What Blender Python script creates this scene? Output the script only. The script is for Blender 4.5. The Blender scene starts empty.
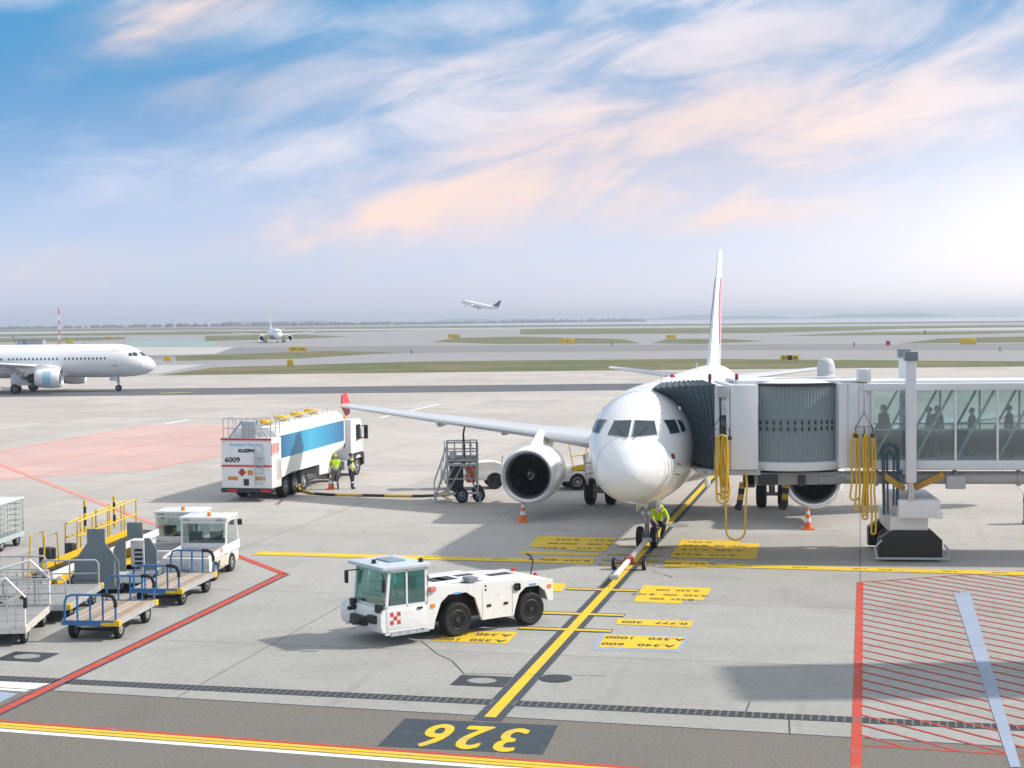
import bpy, bmesh, math, random
from math import sin, cos, pi, radians, sqrt, atan2, exp
from mathutils import Vector, Matrix
random.seed(7)
HAZE, EXPO = 0.00022, 0.98
scene = bpy.context.scene
COL = scene.collection
V = Vector

# ------------------------------------------------------------------ camera
CAM_H, FPX, PITCH, ROLL = 8.2936, 1537.99, 0.04158, 0.010526
cam_data = bpy.data.cameras.new('camera')
cam = bpy.data.objects.new('camera', cam_data); COL.objects.link(cam)
cam_data.sensor_width = 36.0; cam_data.lens = FPX/1024*36
cam_data.clip_start = 0.5; cam_data.clip_end = 60000
cam.matrix_world = Matrix.Translation((0, 0, CAM_H)) @ Matrix.Rotation(pi/2-PITCH, 4, 'X') @ Matrix.Rotation(-ROLL, 4, 'Z')
scene.camera = cam

def at(px, py, z=0.0):
    """the point of the horizontal plane at height z seen at a position of the photograph"""
    X = (px-512)/FPX; Y = (384-py)/FPX
    x = X*cos(ROLL)+Y*sin(ROLL); u = -X*sin(ROLL)+Y*cos(ROLL)
    dy = cos(PITCH)+u*sin(PITCH); dz = -sin(PITCH)+u*cos(PITCH)
    t = (z-CAM_H)/dz
    return V((x*t, dy*t, z))

# stand frame: the painted centre line under the parked jet
TH = 0.22278
AX = V((sin(TH), cos(TH), 0)); LX = V((cos(TH), -sin(TH), 0))
GEAR = V((4.835, 55.506, 0))
def stand(u, v, z=0): return GEAR + LX*u + AX*v + V((0, 0, z))

# ------------------------------------------------------------------ materials
def nodes_of(name):
    m = bpy.data.materials.new(name); m.use_nodes = True
    nt = m.node_tree; return m, nt, nt.nodes['Principled BSDF']
def nd(nt, t, **kw):
    n = nt.nodes.new(t)
    for k, v in kw.items(): setattr(n, k, v)
    return n
def math_n(nt, op, a, b=None, c=None, clamp=False):
    n = nt.nodes.new('ShaderNodeMath'); n.operation = op; n.use_clamp = clamp
    for i, s in enumerate((a, b, c)):
        if s is None: continue
        if isinstance(s, (int, float)): n.inputs[i].default_value = s
        else: nt.links.new(s, n.inputs[i])
    return n.outputs[0]
def mix_n(nt, f, a, b, mode='MIX'):
    n = nt.nodes.new('ShaderNodeMix'); n.data_type = 'RGBA'; n.blend_type = mode
    for i, s in ((0, f), (6, a), (7, b)):
        if isinstance(s, (int, float)): n.inputs[i].default_value = s
        elif isinstance(s, (tuple, list)): n.inputs[i].default_value = (*s[:3], 1)
        else: nt.links.new(s, n.inputs[i])
    return n.outputs[2]
def noise_n(nt, vec, scale, detail=4, rough=.55, dist=0):
    n = nt.nodes.new('ShaderNodeTexNoise'); n.inputs['Scale'].default_value = scale
    n.inputs['Detail'].default_value = detail; n.inputs['Roughness'].default_value = rough
    n.inputs['Distortion'].default_value = dist
    if vec is not None: nt.links.new(vec, n.inputs['Vector'])
    return n.outputs[0]
def ramp_n(nt, f, p0, p1, c0=(0, 0, 0), c1=(1, 1, 1)):
    n = nt.nodes.new('ShaderNodeValToRGB'); e = n.color_ramp.elements
    e[0].position = p0; e[0].color = (*c0, 1); e[1].position = p1; e[1].color = (*c1, 1)
    nt.links.new(f, n.inputs[0]); return n.outputs[0]

MATS = {}
def mat(name, col, rough=.5, metal=0.0, var=.12, scale=3.0, dirt=0.0, dirtcol=(.12, .10, .08), coat=0.0, bump=0.0, spec=.5):
    if name in MATS: return MATS[name]
    m, nt, p = nodes_of(name)
    tc = nd(nt, 'ShaderNodeTexCoord').outputs['Object']
    n1 = noise_n(nt, tc, scale, 6, .6)
    lo = tuple(c*(1-var) for c in col); hi = tuple(min(1, c*(1+var*.6)) for c in col)
    c = mix_n(nt, n1, lo, hi)
    if dirt:
        n2 = noise_n(nt, tc, scale*1.7, 8, .7, .6)
        f = ramp_n(nt, n2, .52, .78)
        c = mix_n(nt, math_n(nt, 'MULTIPLY', f, dirt), c, dirtcol)
    nt.links.new(c, p.inputs['Base Color'])
    r = math_n(nt, 'MULTIPLY_ADD', n1, .25*rough, rough*.87)
    nt.links.new(r, p.inputs['Roughness'])
    p.inputs['Metallic'].default_value = metal
    p.inputs['Coat Weight'].default_value = coat; p.inputs['Coat Roughness'].default_value = .12
    p.inputs['Specular IOR Level'].default_value = spec
    if bump:
        b = nd(nt, 'ShaderNodeBump'); b.inputs['Strength'].default_value = bump; b.inputs['Distance'].default_value = .02
        nt.links.new(noise_n(nt, tc, scale*6, 5), b.inputs['Height']); nt.links.new(b.outputs[0], p.inputs['Normal'])
    MATS[name] = m; return m

def glass_mat(name, tint, transp=.75, diff=(.3, .4, .4), gloss=.12, haze=.0):
    m, nt, p = nodes_of(name)
    out = nt.nodes['Material Output']; nt.nodes.remove(p)
    t = nd(nt, 'ShaderNodeBsdfTransparent'); t.inputs[0].default_value = (*tint, 1)
    g = nd(nt, 'ShaderNodeBsdfGlossy'); g.inputs['Roughness'].default_value = .04; g.inputs[0].default_value = (.9, .95, .95, 1)
    d = nd(nt, 'ShaderNodeBsdfDiffuse'); d.inputs[0].default_value = (*diff, 1)
    lw = nd(nt, 'ShaderNodeLayerWeight'); lw.inputs[0].default_value = .35
    m1 = nd(nt, 'ShaderNodeMixShader'); m1.inputs[0].default_value = 1-transp
    nt.links.new(t.outputs[0], m1.inputs[1]); nt.links.new(d.outputs[0], m1.inputs[2])
    m2 = nd(nt, 'ShaderNodeMixShader')
    nt.links.new(math_n(nt, 'MULTIPLY_ADD', lw.outputs['Fresnel'], .7, gloss), m2.inputs[0])
    nt.links.new(m1.outputs[0], m2.inputs[1]); nt.links.new(g.outputs[0], m2.inputs[2])
    nt.links.new(m2.outputs[0], out.inputs[0]); MATS[name] = m; return m

white = mat('white_paint', (.80, .80, .79), .32, var=.05, scale=1.2, coat=.3)
planew = mat('aircraft_white', (.84, .84, .835), .26, var=.04, scale=.35, coat=.5, dirt=.10, dirtcol=(.45, .42, .38))
dirtyw = mat('worn_white_paint', (.70, .69, .66), .48, var=.12, scale=2.6, dirt=.7, dirtcol=(.16, .14, .12))
cream = mat('cream_panel', (.62, .58, .48), .55, dirt=.4)
rustw = mat('rusty_white_steel', (.68, .64, .58), .6, dirt=.9, dirtcol=(.22, .10, .05), scale=3.5)
greyp = mat('grey_paint', (.19, .225, .245), .5, dirt=.3, scale=1.5)
lgrey = mat('light_grey_steel', (.44, .455, .465), .45, dirt=.5, scale=2)
galv = mat('galvanised_steel', (.50, .52, .53), .42, .55, dirt=.2, scale=4)
deck = mat('worn_deck_plate', (.27, .27, .27), .6, dirt=.8, scale=1.8, bump=.1)
wood = mat('weathered_plywood', (.42, .345, .27), .75, dirt=.4, scale=2.5, var=.3)
def plank_mat():
    m, nt, p = nodes_of('deck_planks')
    tc = nd(nt, 'ShaderNodeTexCoord').outputs['Object']; s = nd(nt, 'ShaderNodeSeparateXYZ'); nt.links.new(tc, s.inputs[0])
    g = math_n(nt, 'DIVIDE', s.outputs[1], .188); wn = nd(nt, 'ShaderNodeTexWhiteNoise', noise_dimensions='1D'); nt.links.new(math_n(nt, 'FLOOR', g), wn.inputs['W'])
    c = mix_n(nt, wn.outputs[0], (.30, .235, .17), (.50, .42, .34))
    mp = nd(nt, 'ShaderNodeMapping'); mp.inputs['Scale'].default_value = (1.2, 14, 1); nt.links.new(tc, mp.inputs[0])
    c = mix_n(nt, math_n(nt, 'MULTIPLY', ramp_n(nt, noise_n(nt, mp.outputs[0], 1.5, 7, .7), .45, .75), .6), c, (.17, .14, .11))
    c = mix_n(nt, math_n(nt, 'MULTIPLY', ramp_n(nt, noise_n(nt, tc, 2.2, 6, .7), .56, .66), .5), c, (.40, .17, .11))
    d = math_n(nt, 'ABSOLUTE', math_n(nt, 'SUBTRACT', math_n(nt, 'FRACT', g), .5))
    c = mix_n(nt, math_n(nt, 'GREATER_THAN', d, .455), c, (.06, .05, .04))
    nt.links.new(c, p.inputs['Base Color']); p.inputs['Roughness'].default_value = .8; return m
wood = plank_mat()
blue = mat('blue_rail_paint', (.035, .16, .38), .45, dirt=.2)
yellow = mat('yellow_paint', (.80, .52, .02), .45, dirt=.2)
cabley = mat('yellow_cable', (.66, .40, .02), .5, var=.2, scale=5)
red = mat('red_paint', (.62, .05, .04), .4)
orange = mat('orange_plastic', (.78, .16, .03), .45)
rubber = mat('black_rubber', (.012, .013, .015), .8, var=.3, scale=6)
black = mat('black_plastic', (.016, .018, .02), .5, var=.2)
dark = mat('dark_metal', (.04, .044, .048), .5, .3)
navy = mat('navy_cloth', (.02, .03, .06), .9)
hivis = mat('hivis_fabric', (.55, .78, .02), .8, var=.15)
skin = mat('skin', (.55, .36, .27), .6)
hairm = mat('dark_hair', (.03, .02, .015), .7)
tankblue = None
hood = mat('hood_fabric', (.055, .085, .102), .7, var=.2, scale=1.5)
curtain = mat('curtain_slats', (.235, .285, .30), .45, var=.12, scale=1.2)
bridgew = mat('bridge_white', (.72, .73, .74), .4, var=.06, scale=.8, dirt=.12, dirtcol=(.4, .38, .35))
steel = mat('bare_metal', (.62, .63, .65), .25, .9, var=.06)
glassdark = mat('dark_window', (.022, .042, .052), .08, var=.25, spec=.9)
greenglass = glass_mat('green_tinted_glass', (.60, .88, .84), .90, (.12, .36, .33), .10)
cabglass = glass_mat('clear_cab_glass', (.75, .84, .84), .86, (.25, .3, .3), .05)
tunnelglass = glass_mat('pale_green_glass', (.87, .94, .93), .88, (.60, .70, .71), .06)
lampo = mat('amber_lens', (.8, .25, .02), .25, var=.05)
lampr = mat('red_lens', (.5, .02, .02), .25, var=.05)
doorline = mat('door_line_grey', (.30, .31, .33), .5)
refl = mat('reflective_tape', (.75, .76, .75), .35)
bluelogo = mat('pale_blue_paint', (.38, .60, .72), .35, var=.08)

# ------------------------------------------------------------------ mesh helper
SPLIT = set('wheel_guard mullion fuel_tank work_lamp mirror seat headlamp side_window rear_window mudguard tail_lamp hazard_plate gear_door roof_lamp vent side_reflector side_marker side_handle stabiliser corner_bumper colour_band side_step leg beacon deck_fitting pitot_probe blade_antenna latch striped_bumper striped_post slewing_arm side_frame side_skirt wheel_well roof_hatch taxi_lamp lift_column engine_cover frame drive_box reflective_band eye'.split())
class MB:
    def __init__(s): s.bm = bmesh.new()
    def _mi(s, fs, m):
        for f in fs: f.material_index = m
    def box(s, c, size, rz=0, bevel=0, m=0, rot=None):
        t = bmesh.new(); bmesh.ops.create_cube(t, size=1)
        for v in t.verts: v.co = V((v.co.x*size[0], v.co.y*size[1], v.co.z*size[2]))
        if bevel: bmesh.ops.bevel(t, geom=list(t.edges), offset=bevel, segments=2, affect='EDGES', profile=.6)
        R = (rot if rot is not None else Matrix.Rotation(rz, 3, 'Z'))
        for v in t.verts: v.co = R @ v.co + V(c)
        s.merge(t, m); return s
    def merge(s, t, m=0):
        mp = {}
        for v in t.verts: mp[v] = s.bm.verts.new(v.co)
        for f in t.faces:
            try:
                nf = s.bm.faces.new([mp[v] for v in f.verts]); nf.material_index = m
            except ValueError: pass
        t.free()
    def bx(s, x0, x1, y0, y1, z0, z1, bevel=0, m=0):
        return s.box(((x0+x1)/2, (y0+y1)/2, (z0+z1)/2), (abs(x1-x0), abs(y1-y0), abs(z1-z0)), 0, bevel, m)
    def face(s, pts, m=0):
        f = s.bm.faces.new([s.bm.verts.new(V(p)) for p in pts]); f.material_index = m; return s
    def loft(s, rings, closed=True, caps=True, m=0):
        vs = [[s.bm.verts.new(V(p)) for p in r] for r in rings]; n = len(vs[0])
        for a, b in zip(vs, vs[1:]):
            for i in range(n if closed else n-1):
                j = (i+1) % n
                try: f = s.bm.faces.new((a[i], a[j], b[j], b[i])); f.material_index = m
                except ValueError: pass
        if caps and closed:
            for r in (list(reversed(vs[0])), vs[-1]):
                try: f = s.bm.faces.new(r); f.material_index = m
                except ValueError: pass
        return s
    def tube(s, pts, r, n=8, m=0, closed=False, caps=True):
        pts = [V(p) for p in pts]; N = len(pts); rs = r if isinstance(r, (list, tuple)) else [r]*N
        rings = []; prev = None
        for i, p in enumerate(pts):
            a = pts[(i-1) % N] if (closed or i) else p; b = pts[(i+1) % N] if (closed or i < N-1) else p
            t = (b-a).normalized()
            if prev is None:
                up = V((0, 0, 1)) if abs(t.z) < .9 else V((1, 0, 0))
                nrm = (up - t*up.dot(t)).normalized()
            else: nrm = (prev - t*prev.dot(t)).normalized()
            prev = nrm; bn = t.cross(nrm)
            rings.append([p + (nrm*cos(2*pi*k/n) + bn*sin(2*pi*k/n))*rs[i] for k in range(n)])
        if closed: rings.append(rings[0])
        s.loft(rings, True, caps and not closed, m); return s
    def cyl(s, a, b, r, r2=None, n=16, m=0): return s.tube([a, b], [r, r if r2 is None else r2], n, m)
    def lathe(s, prof, o, d, n=24, m=0, caps=True):
        o = V(o); d = V(d).normalized(); up = V((0, 0, 1)) if abs(d.z) < .9 else V((1, 0, 0))
        e1 = (up-d*up.dot(d)).normalized(); e2 = d.cross(e1)
        return s.loft([[o+d*t+(e1*cos(2*pi*k/n)+e2*sin(2*pi*k/n))*max(r, 1e-4) for k in range(n)] for r, t in prof], True, caps, m)
    def prism(s, poly, o, ex, ey, thick, m=0):
        """outline in the plane (ex, ey) from o, thickened along ex x ey"""
        o, ex, ey = V(o), V(ex), V(ey); n = ex.cross(ey).normalized()
        a = [o+ex*x+ey*y for x, y in poly]; b = [p+n*thick for p in a]
        return s.loft([a, b], True, True, m)
    def sphere(s, c, r, sc=(1, 1, 1), m=0, u=12, v=8):
        t = bmesh.new(); bmesh.ops.create_uvsphere(t, u_segments=u, v_segments=v, radius=r)
        for q in t.verts: q.co = V((q.co.x*sc[0], q.co.y*sc[1], q.co.z*sc[2]))+V(c)
        s.merge(t, m); return s
    def xform(s, M):
        for v in s.bm.verts: v.co = M @ v.co
        return s
    def mesh(s, name, mats, ang=38):
        bm = s.bm
        bmesh.ops.remove_doubles(bm, verts=list(bm.verts), dist=1e-5)
        bmesh.ops.recalc_face_normals(bm, faces=list(bm.faces))
        me = bpy.data.meshes.new(name); bm.to_mesh(me); bm.free()
        for x in (mats if isinstance(mats, (list, tuple)) else [mats]): me.materials.append(x)
        if ang:
            me.polygons.foreach_set('use_smooth', [True]*len(me.polygons)); me.set_sharp_from_angle(angle=radians(ang))
        return me
    def build(s, name, mats, parent=None, ang=38, world=False):
        if name in SPLIT:
            gs = s.groups()
            if len(gs) > 1:
                obs = [q.build1(name, mats, parent, ang, world) for q in gs]; s.bm.free(); return obs[0]
        return s.build1(name, mats, parent, ang, world)
    def groups(s):
        """separate pieces, as one builder each (pieces that touch stay together)"""
        bm = s.bm; bmesh.ops.remove_doubles(bm, verts=list(bm.verts), dist=1e-5)
        seen = set(); comps = []
        for v in bm.verts:
            if v in seen: continue
            st = [v]; seen.add(v); c = []
            while st:
                q = st.pop(); c.append(q)
                for e in q.link_edges:
                    o = e.other_vert(q)
                    if o not in seen: seen.add(o); st.append(o)
            comps.append(c)
        bb = [[[min(v.co[k] for v in c)-.02 for k in range(3)], [max(v.co[k] for v in c)+.02 for k in range(3)], set(c)] for c in comps]
        i = 0
        while i < len(bb):
            j = i+1; hit = False
            while j < len(bb):
                a, b = bb[i], bb[j]
                if all(a[0][k] <= b[1][k] and b[0][k] <= a[1][k] for k in range(3)):
                    bb[i] = [[min(a[0][k], b[0][k]) for k in range(3)], [max(a[1][k], b[1][k]) for k in range(3)], a[2] | b[2]]; bb.pop(j); hit = True
                else: j += 1
            if not hit: i += 1
        out = []
        for b in bb:
            q = MB(); mp = {v: q.bm.verts.new(v.co) for v in bm.verts if v in b[2]}
            for f in bm.faces:
                if f.verts[0] in b[2]: q.bm.faces.new([mp[v] for v in f.verts]).material_index = f.material_index
            out.append(q)
        return out
    def build1(s, name, mats, parent=None, ang=38, world=False):
        if world and parent is not None:
            o = parent.location
            for v in s.bm.verts: v.co -= o
        ob = bpy.data.objects.new(name, s.mesh(name, mats, ang)); COL.objects.link(ob)
        if parent is not None: ob.parent = parent
        return ob

def tag(o, label=None, cat=None, group=None, kind=None):
    if label: o['label'] = label
    if cat: o['category'] = cat
    if group: o['group'] = group
    if kind: o['kind'] = kind
    return o
def thing(name, loc, rz, label, cat, group=None):
    o = bpy.data.objects.new(name, None); COL.objects.link(o); o.empty_display_size = .3
    o.location = V(loc); o.rotation_euler = (0, 0, rz); return tag(o, label, cat, group)
KIDS = {}
def kids(o): return [c for c in bpy.data.objects if c.parent is o]
def copy_tree(o, parent=None):
    c = o.copy(); COL.objects.link(c)
    if parent is not None: c.parent = parent
    for k in kids(o): copy_tree(k, c)
    return c
def copy_thing(o, loc, rz, label, group=None):
    c = copy_tree(o); c.location = V(loc); c.rotation_euler = (0, 0, rz); c['label'] = label
    if group: c['group'] = group
    return c
def wheel(parent, c, r, w, axis=(0, 1, 0), name='wheel', rimm=None, rimr=.55):
    a = V(axis).normalized(); c = V(c); h = w/2
    o = MB().lathe([(r*rimr, -h*.8), (r*.86, -h), (r*.97, -h*.75), (r, -h*.3), (r, h*.3), (r*.97, h*.75), (r*.86, h), (r*rimr, h*.8)], c, a, 22).build(name, rubber, parent)
    rm = MB()
    for sg in (-1, 1):
        rm.lathe([(r*rimr, 0), (r*rimr*.92, h*.06), (r*rimr*.7, -h*.25), (r*.2, -h*.2), (r*.16, h*.15), (.001, h*.15)], c+a*sg*h*.8, a*sg, 18)
    rm.build('rim', rimm or lgrey, o)
    return o
def text_mesh(s, height, m=None):
    cu = bpy.data.curves.new('lettering', 'FONT'); cu.body = s; cu.size = height; cu.align_x = 'CENTER'; cu.align_y = 'CENTER'
    ob = bpy.data.objects.new('lettering', cu); COL.objects.link(ob)
    dg = bpy.context.evaluated_depsgraph_get()
    me = bpy.data.meshes.new_from_object(ob.evaluated_get(dg))
    bpy.data.objects.remove(ob); bpy.data.curves.remove(cu); return me
def add_text(mb, s, height, o, ex, ey, m=0, bold=0, sx=1.0):
    me = text_mesh(s, height); o, ex, ey = V(o), V(ex), V(ey)
    offs = [(0, 0)] if not bold else [(0, 0), (bold, 0), (-bold, 0), (0, bold), (0, -bold)]
    nn = ex.cross(ey).normalized()
    for k, (dx, dy) in enumerate(offs):
        vs = [mb.bm.verts.new(o+ex*(v.co.x*sx+dx)+ey*(v.co.y+dy)+nn*(.0004*k)) for v in me.vertices]
        for p in me.polygons:
            try: f = mb.bm.faces.new([vs[i] for i in p.vertices]); f.material_index = m
            except ValueError: pass
    bpy.data.meshes.remove(me)
# ------------------------------------------------------------------ ground materials
def ground_mat(name, col, var, kind, stain=.25, rough=.85):
    m, nt, p = nodes_of(name)
    pos = nd(nt, 'ShaderNodeNewGeometry').outputs['Position']
    mp = nd(nt, 'ShaderNodeMapping'); mp.inputs['Rotation'].default_value = (0, 0, TH)
    nt.links.new(pos, mp.inputs[0]); q = mp.outputs[0]
    big = noise_n(nt, q, .035, 5, .6, .4); mid = noise_n(nt, q, .35, 7, .65, .3); fine = noise_n(nt, q, 13 if kind == 'asphalt' else 6, 6, .8)
    c = mix_n(nt, big, tuple(x*(1-var) for x in col), tuple(x*(1+var) for x in col))
    c = mix_n(nt, math_n(nt, 'MULTIPLY', ramp_n(nt, mid, .45, .75), stain), c, tuple(x*.6 for x in col))
    c = mix_n(nt, .35 if kind != 'asphalt' else .75, c, mix_n(nt, ramp_n(nt, fine, .3, .7), (.45, .45, .45), (1.35, 1.35, 1.35)), 'MULTIPLY')
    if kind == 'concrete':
        # light gradient painted into the colour: darker and greyer near, paler and warmer beyond
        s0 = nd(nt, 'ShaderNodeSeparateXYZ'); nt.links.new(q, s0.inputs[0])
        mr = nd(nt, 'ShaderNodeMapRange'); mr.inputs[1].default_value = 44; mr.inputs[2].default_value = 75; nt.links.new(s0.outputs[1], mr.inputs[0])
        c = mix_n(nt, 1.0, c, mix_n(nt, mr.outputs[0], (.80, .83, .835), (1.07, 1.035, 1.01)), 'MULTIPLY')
        # streaks left by traffic, long in one direction
        ms = nd(nt, 'ShaderNodeMapping'); ms.inputs['Scale'].default_value = (.03, .55, 1); nt.links.new(q, ms.inputs[0])
        st = noise_n(nt, ms.outputs[0], 1.0, 6, .6, .5)
        c = mix_n(nt, math_n(nt, 'MULTIPLY', ramp_n(nt, st, .52, .72), .22), c, tuple(x*.62 for x in col))
        # oil spots
        oil = noise_n(nt, q, 1.1, 3, .5, 1.2)
        c = mix_n(nt, math_n(nt, 'MULTIPLY', ramp_n(nt, oil, .66, .78), .5), c, (.12, .12, .12))
        # rubber from tyres along the centre line and across the stand
        mt2 = nd(nt, 'ShaderNodeMapping'); mt2.inputs['Scale'].default_value = (1.9, .05, 1); nt.links.new(q, mt2.inputs[0])
        ty = noise_n(nt, mt2.outputs[0], 1.0, 4, .6, .25)
        c = mix_n(nt, math_n(nt, 'MULTIPLY', ramp_n(nt, ty, .60, .74), .22), c, (.16, .16, .16))
        # slabs: each a slightly different grey, thin sealed joints
        sep = nd(nt, 'ShaderNodeSeparateXYZ'); nt.links.new(q, sep.inputs[0])
        S = 7.4
        gx = math_n(nt, 'DIVIDE', sep.outputs[0], S); gy = math_n(nt, 'DIVIDE', sep.outputs[1], S)
        cb = nd(nt, 'ShaderNodeCombineXYZ')
        nt.links.new(math_n(nt, 'FLOOR', gx), cb.inputs[0]); nt.links.new(math_n(nt, 'FLOOR', gy), cb.inputs[1])
        wn = nd(nt, 'ShaderNodeTexWhiteNoise', noise_dimensions='2D'); nt.links.new(cb.outputs[0], wn.inputs['Vector'])
        c = mix_n(nt, math_n(nt, 'MULTIPLY', math_n(nt, 'GREATER_THAN', wn.outputs[0], .86), .7), c, mix_n(nt, 1.0, c, (.84, .85, .86), 'MULTIPLY'))
        c = mix_n(nt, 1.0, c, mix_n(nt, wn.outputs[0], (.89, .885, .88), (1.06, 1.06, 1.06)), 'MULTIPLY')
        js = []
        for g in (gx, gy):
            d = math_n(nt, 'ABSOLUTE', math_n(nt, 'SUBTRACT', math_n(nt, 'FRACT', g), .5))
            js.append(math_n(nt, 'GREATER_THAN', d, .5-.024/S))
        j = math_n(nt, 'MULTIPLY', math_n(nt, 'MAXIMUM', js[0], js[1]), .62)
        c = mix_n(nt, j, c, (.10, .10, .10))
    if kind == 'grass':
        c = mix_n(nt, ramp_n(nt, noise_n(nt, q, .05, 8, .75, .3), .42, .6), c, (.185, .155, .08))
    nt.links.new(c, p.inputs['Base Color']); p.inputs['Roughness'].default_value = rough
    p.inputs['Specular IOR Level'].default_value = .25
    b = nd(nt, 'ShaderNodeBump'); b.inputs['Strength'].default_value = .25; b.inputs['Distance'].default_value = .01
    nt.links.new(fine, b.inputs['Height']); nt.links.new(b.outputs[0], p.inputs['Normal'])
    MATS[name] = m; return m
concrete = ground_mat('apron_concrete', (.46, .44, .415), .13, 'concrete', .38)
pavement = ground_mat('airfield_pavement', (.30, .295, .30), .10, 'plain')
palestrip = ground_mat('pale_concrete', (.46, .45, .44), .08, 'plain')
asphalt = ground_mat('asphalt', (.185, .170, .148), .10, 'asphalt', .2)
darkasphalt = ground_mat('dark_asphalt', (.125, .13, .14), .10, 'plain', .3)
runwaym = ground_mat('runway_asphalt', (.22, .22, .225), .10, 'plain', .3)
grassm = ground_mat('grass', (.10, .125, .045), .2, 'grass', .3, .95)
tealm = ground_mat('green_surface', (.25, .36, .34), .1, 'plain')
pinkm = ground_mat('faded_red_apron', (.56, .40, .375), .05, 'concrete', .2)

def paint_mat(name, col, wear=.6, thr=.53):
    m, nt, p = nodes_of(name)
    pos = nd(nt, 'ShaderNodeNewGeometry').outputs['Position']
    n = noise_n(nt, pos, 2.6, 9, .75, .3); n2 = noise_n(nt, pos, .5, 4)
    c = mix_n(nt, n2, tuple(x*.86 for x in col), tuple(min(1, x*1.08) for x in col))
    c = mix_n(nt, math_n(nt, 'MULTIPLY', ramp_n(nt, n, thr, thr+.14), wear), c, (.26, .25, .24))
    nt.links.new(c, p.inputs['Base Color']); p.inputs['Roughness'].default_value = .7
    p.inputs['Specular IOR Level'].default_value = .3
    MATS[name] = m; return m
py_ = paint_mat('yellow_road_paint', (.72, .49, .025)); pr_ = paint_mat('red_road_paint', (.50, .065, .04))
pw_ = paint_mat('white_road_paint', (.78, .78, .77)); pk_ = paint_mat('black_road_paint', (.055, .066, .08), .2)
pb_ = paint_mat('pale_blue_paint_line', (.30, .36, .47)); pfade = paint_mat('faded_red_line', (.66, .27, .22), .3)
pnum = paint_mat('dark_number_panel', (.045, .06, .075), .2); pcb = paint_mat('sky_blue_paint', (.30, .52, .66))

def sheet(mb, pts, z): mb.face([(p[0], p[1], z) for p in pts])
def px_sheet(mb, pts, z): mb.face([at(x, y).to_2d().to_tuple()+(z,) for x, y in pts])
def struct(mb, name, m): return tag(mb.build(name, m, None, 0), kind='structure')
def strip(mb, a, b, w, z):
    a, b = V((a[0], a[1], 0)), V((b[0], b[1], 0)); d = (b-a).normalized(); n = V((-d.y, d.x, 0))*w/2
    sheet(mb, [a-n, b-n, b+n, a+n], z)

g = MB(); sheet(g, [(-9000, -60), (9000, -60), (9000, 14000), (-9000, 14000)], 0); struct(g, 'ground', pavement)
g = MB(); sheet(g, [(-700, 20), (700, 20), (700, 178), (-700, 178)], .004); sheet(g, [(-700, 197), (700, 197), (700, 251), (-700, 251)], .004)
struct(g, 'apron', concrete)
g = MB(); sheet(g, [(-700, 178), (700, 178), (700, 197), (-700, 197)], .004); struct(g, 'taxi_lane', darkasphalt)
# service road along the terminal
def along(p, q, ext):  # a line through two picture points, extended
    a, b = at(*p), at(*q); d = (b-a).normalized(); return a-d*ext, b+d*ext
A0, A1 = along((0, 688), (1024, 748), 60)
g = MB(); sheet(g, [A0, A1, A1-AX*30, A0-AX*30], .008); struct(g, 'service_road', asphalt)
# pavements beyond
g = MB()
px_sheet(g, [(129, 346), (215, 346), (215, 341.5), (129, 341.5)], .012); struct(g, 'green_strip', tealm)
g = MB()
px_sheet(g, [(120, 356), (215, 354), (235, 347), (130, 347)], .008)
px_sheet(g, [(0, 373), (160, 373.5), (205, 364.5), (0, 367)], .008)
px_sheet(g, [(-20, 334), (1044, 323), (1044, 322.3), (-20, 333)], .012)
px_sheet(g, [(540, 331.5), (1044, 329.5), (1044, 327.5), (540, 329.3)], .012)
struct(g, 'light_pavement', palestrip)
g = MB()
px_sheet(g, [(-20, 361), (200, 359), (420, 353), (700, 350.5), (1044, 350), (1044, 343.5), (420, 345.5), (-20, 350)], .006)
struct(g, 'runway', runwaym)
grs = MB()
for P in ([(158, 375.5), (560, 371), (1044, 366.3), (1044, 361.5), (830, 360), (700, 358.8), (420, 361.5), (215, 367.5)],
          [(176, 361), (300, 358.5), (398, 352.5), (330, 351), (176, 356)],
          [(433, 342), (500, 344), (640, 343.4), (625, 339.3), (520, 336.6), (455, 338)],
          [(652, 343.2), (700, 344), (765, 341.3), (730, 339), (668, 339)],
          [(205, 341), (300, 338.8), (350, 336.5), (300, 334.6), (205, 335.8)],
          [(-20, 342.5), (60, 341.5), (125, 339.5), (125, 337), (-20, 338.5)],
          [(900, 343.5), (1044, 342), (1044, 336), (940, 338.5)],
          [(-20, 331.8), (520, 327.5), (1044, 322.2), (1044, 320.6), (520, 325.2), (-20, 329.5)],
          [(-20, 336.8), (200, 334.5), (420, 330.5), (200, 331), (-20, 334.6)],
          [(520, 334.5), (760, 333), (900, 329), (1044, 326.8), (1044, 325), (700, 328), (520, 329)],
          [(780, 336), (960, 334.5), (1044, 332), (1044, 330.5), (860, 332.5)]):
    px_sheet(grs, P, .02)
tag(grs.build('grass_field', grassm, None, 0), 'short green and brown airfield grass between the taxiways', 'grass', kind='stuff')

# lagoon water
m, nt, p = nodes_of('lagoon_water')
p.inputs['Base Color'].default_value = (.30, .36, .40, 1); p.inputs['Roughness'].default_value = .18
b = nd(nt, 'ShaderNodeBump'); b.inputs['Strength'].default_value = .25; b.inputs['Distance'].default_value = .3
nt.links.new(noise_n(nt, nd(nt, 'ShaderNodeNewGeometry').outputs['Position'], .15, 6), b.inputs['Height']); nt.links.new(b.outputs[0], p.inputs['Normal'])
g = MB(); sheet(g, [(-60, 2450), (300, 2150), (900, 1950), (2200, 1950), (9000, 1900), (9000, 13900), (-700, 13900), (-500, 6000)], .15)
struct(g, 'lagoon_water', m)

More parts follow.
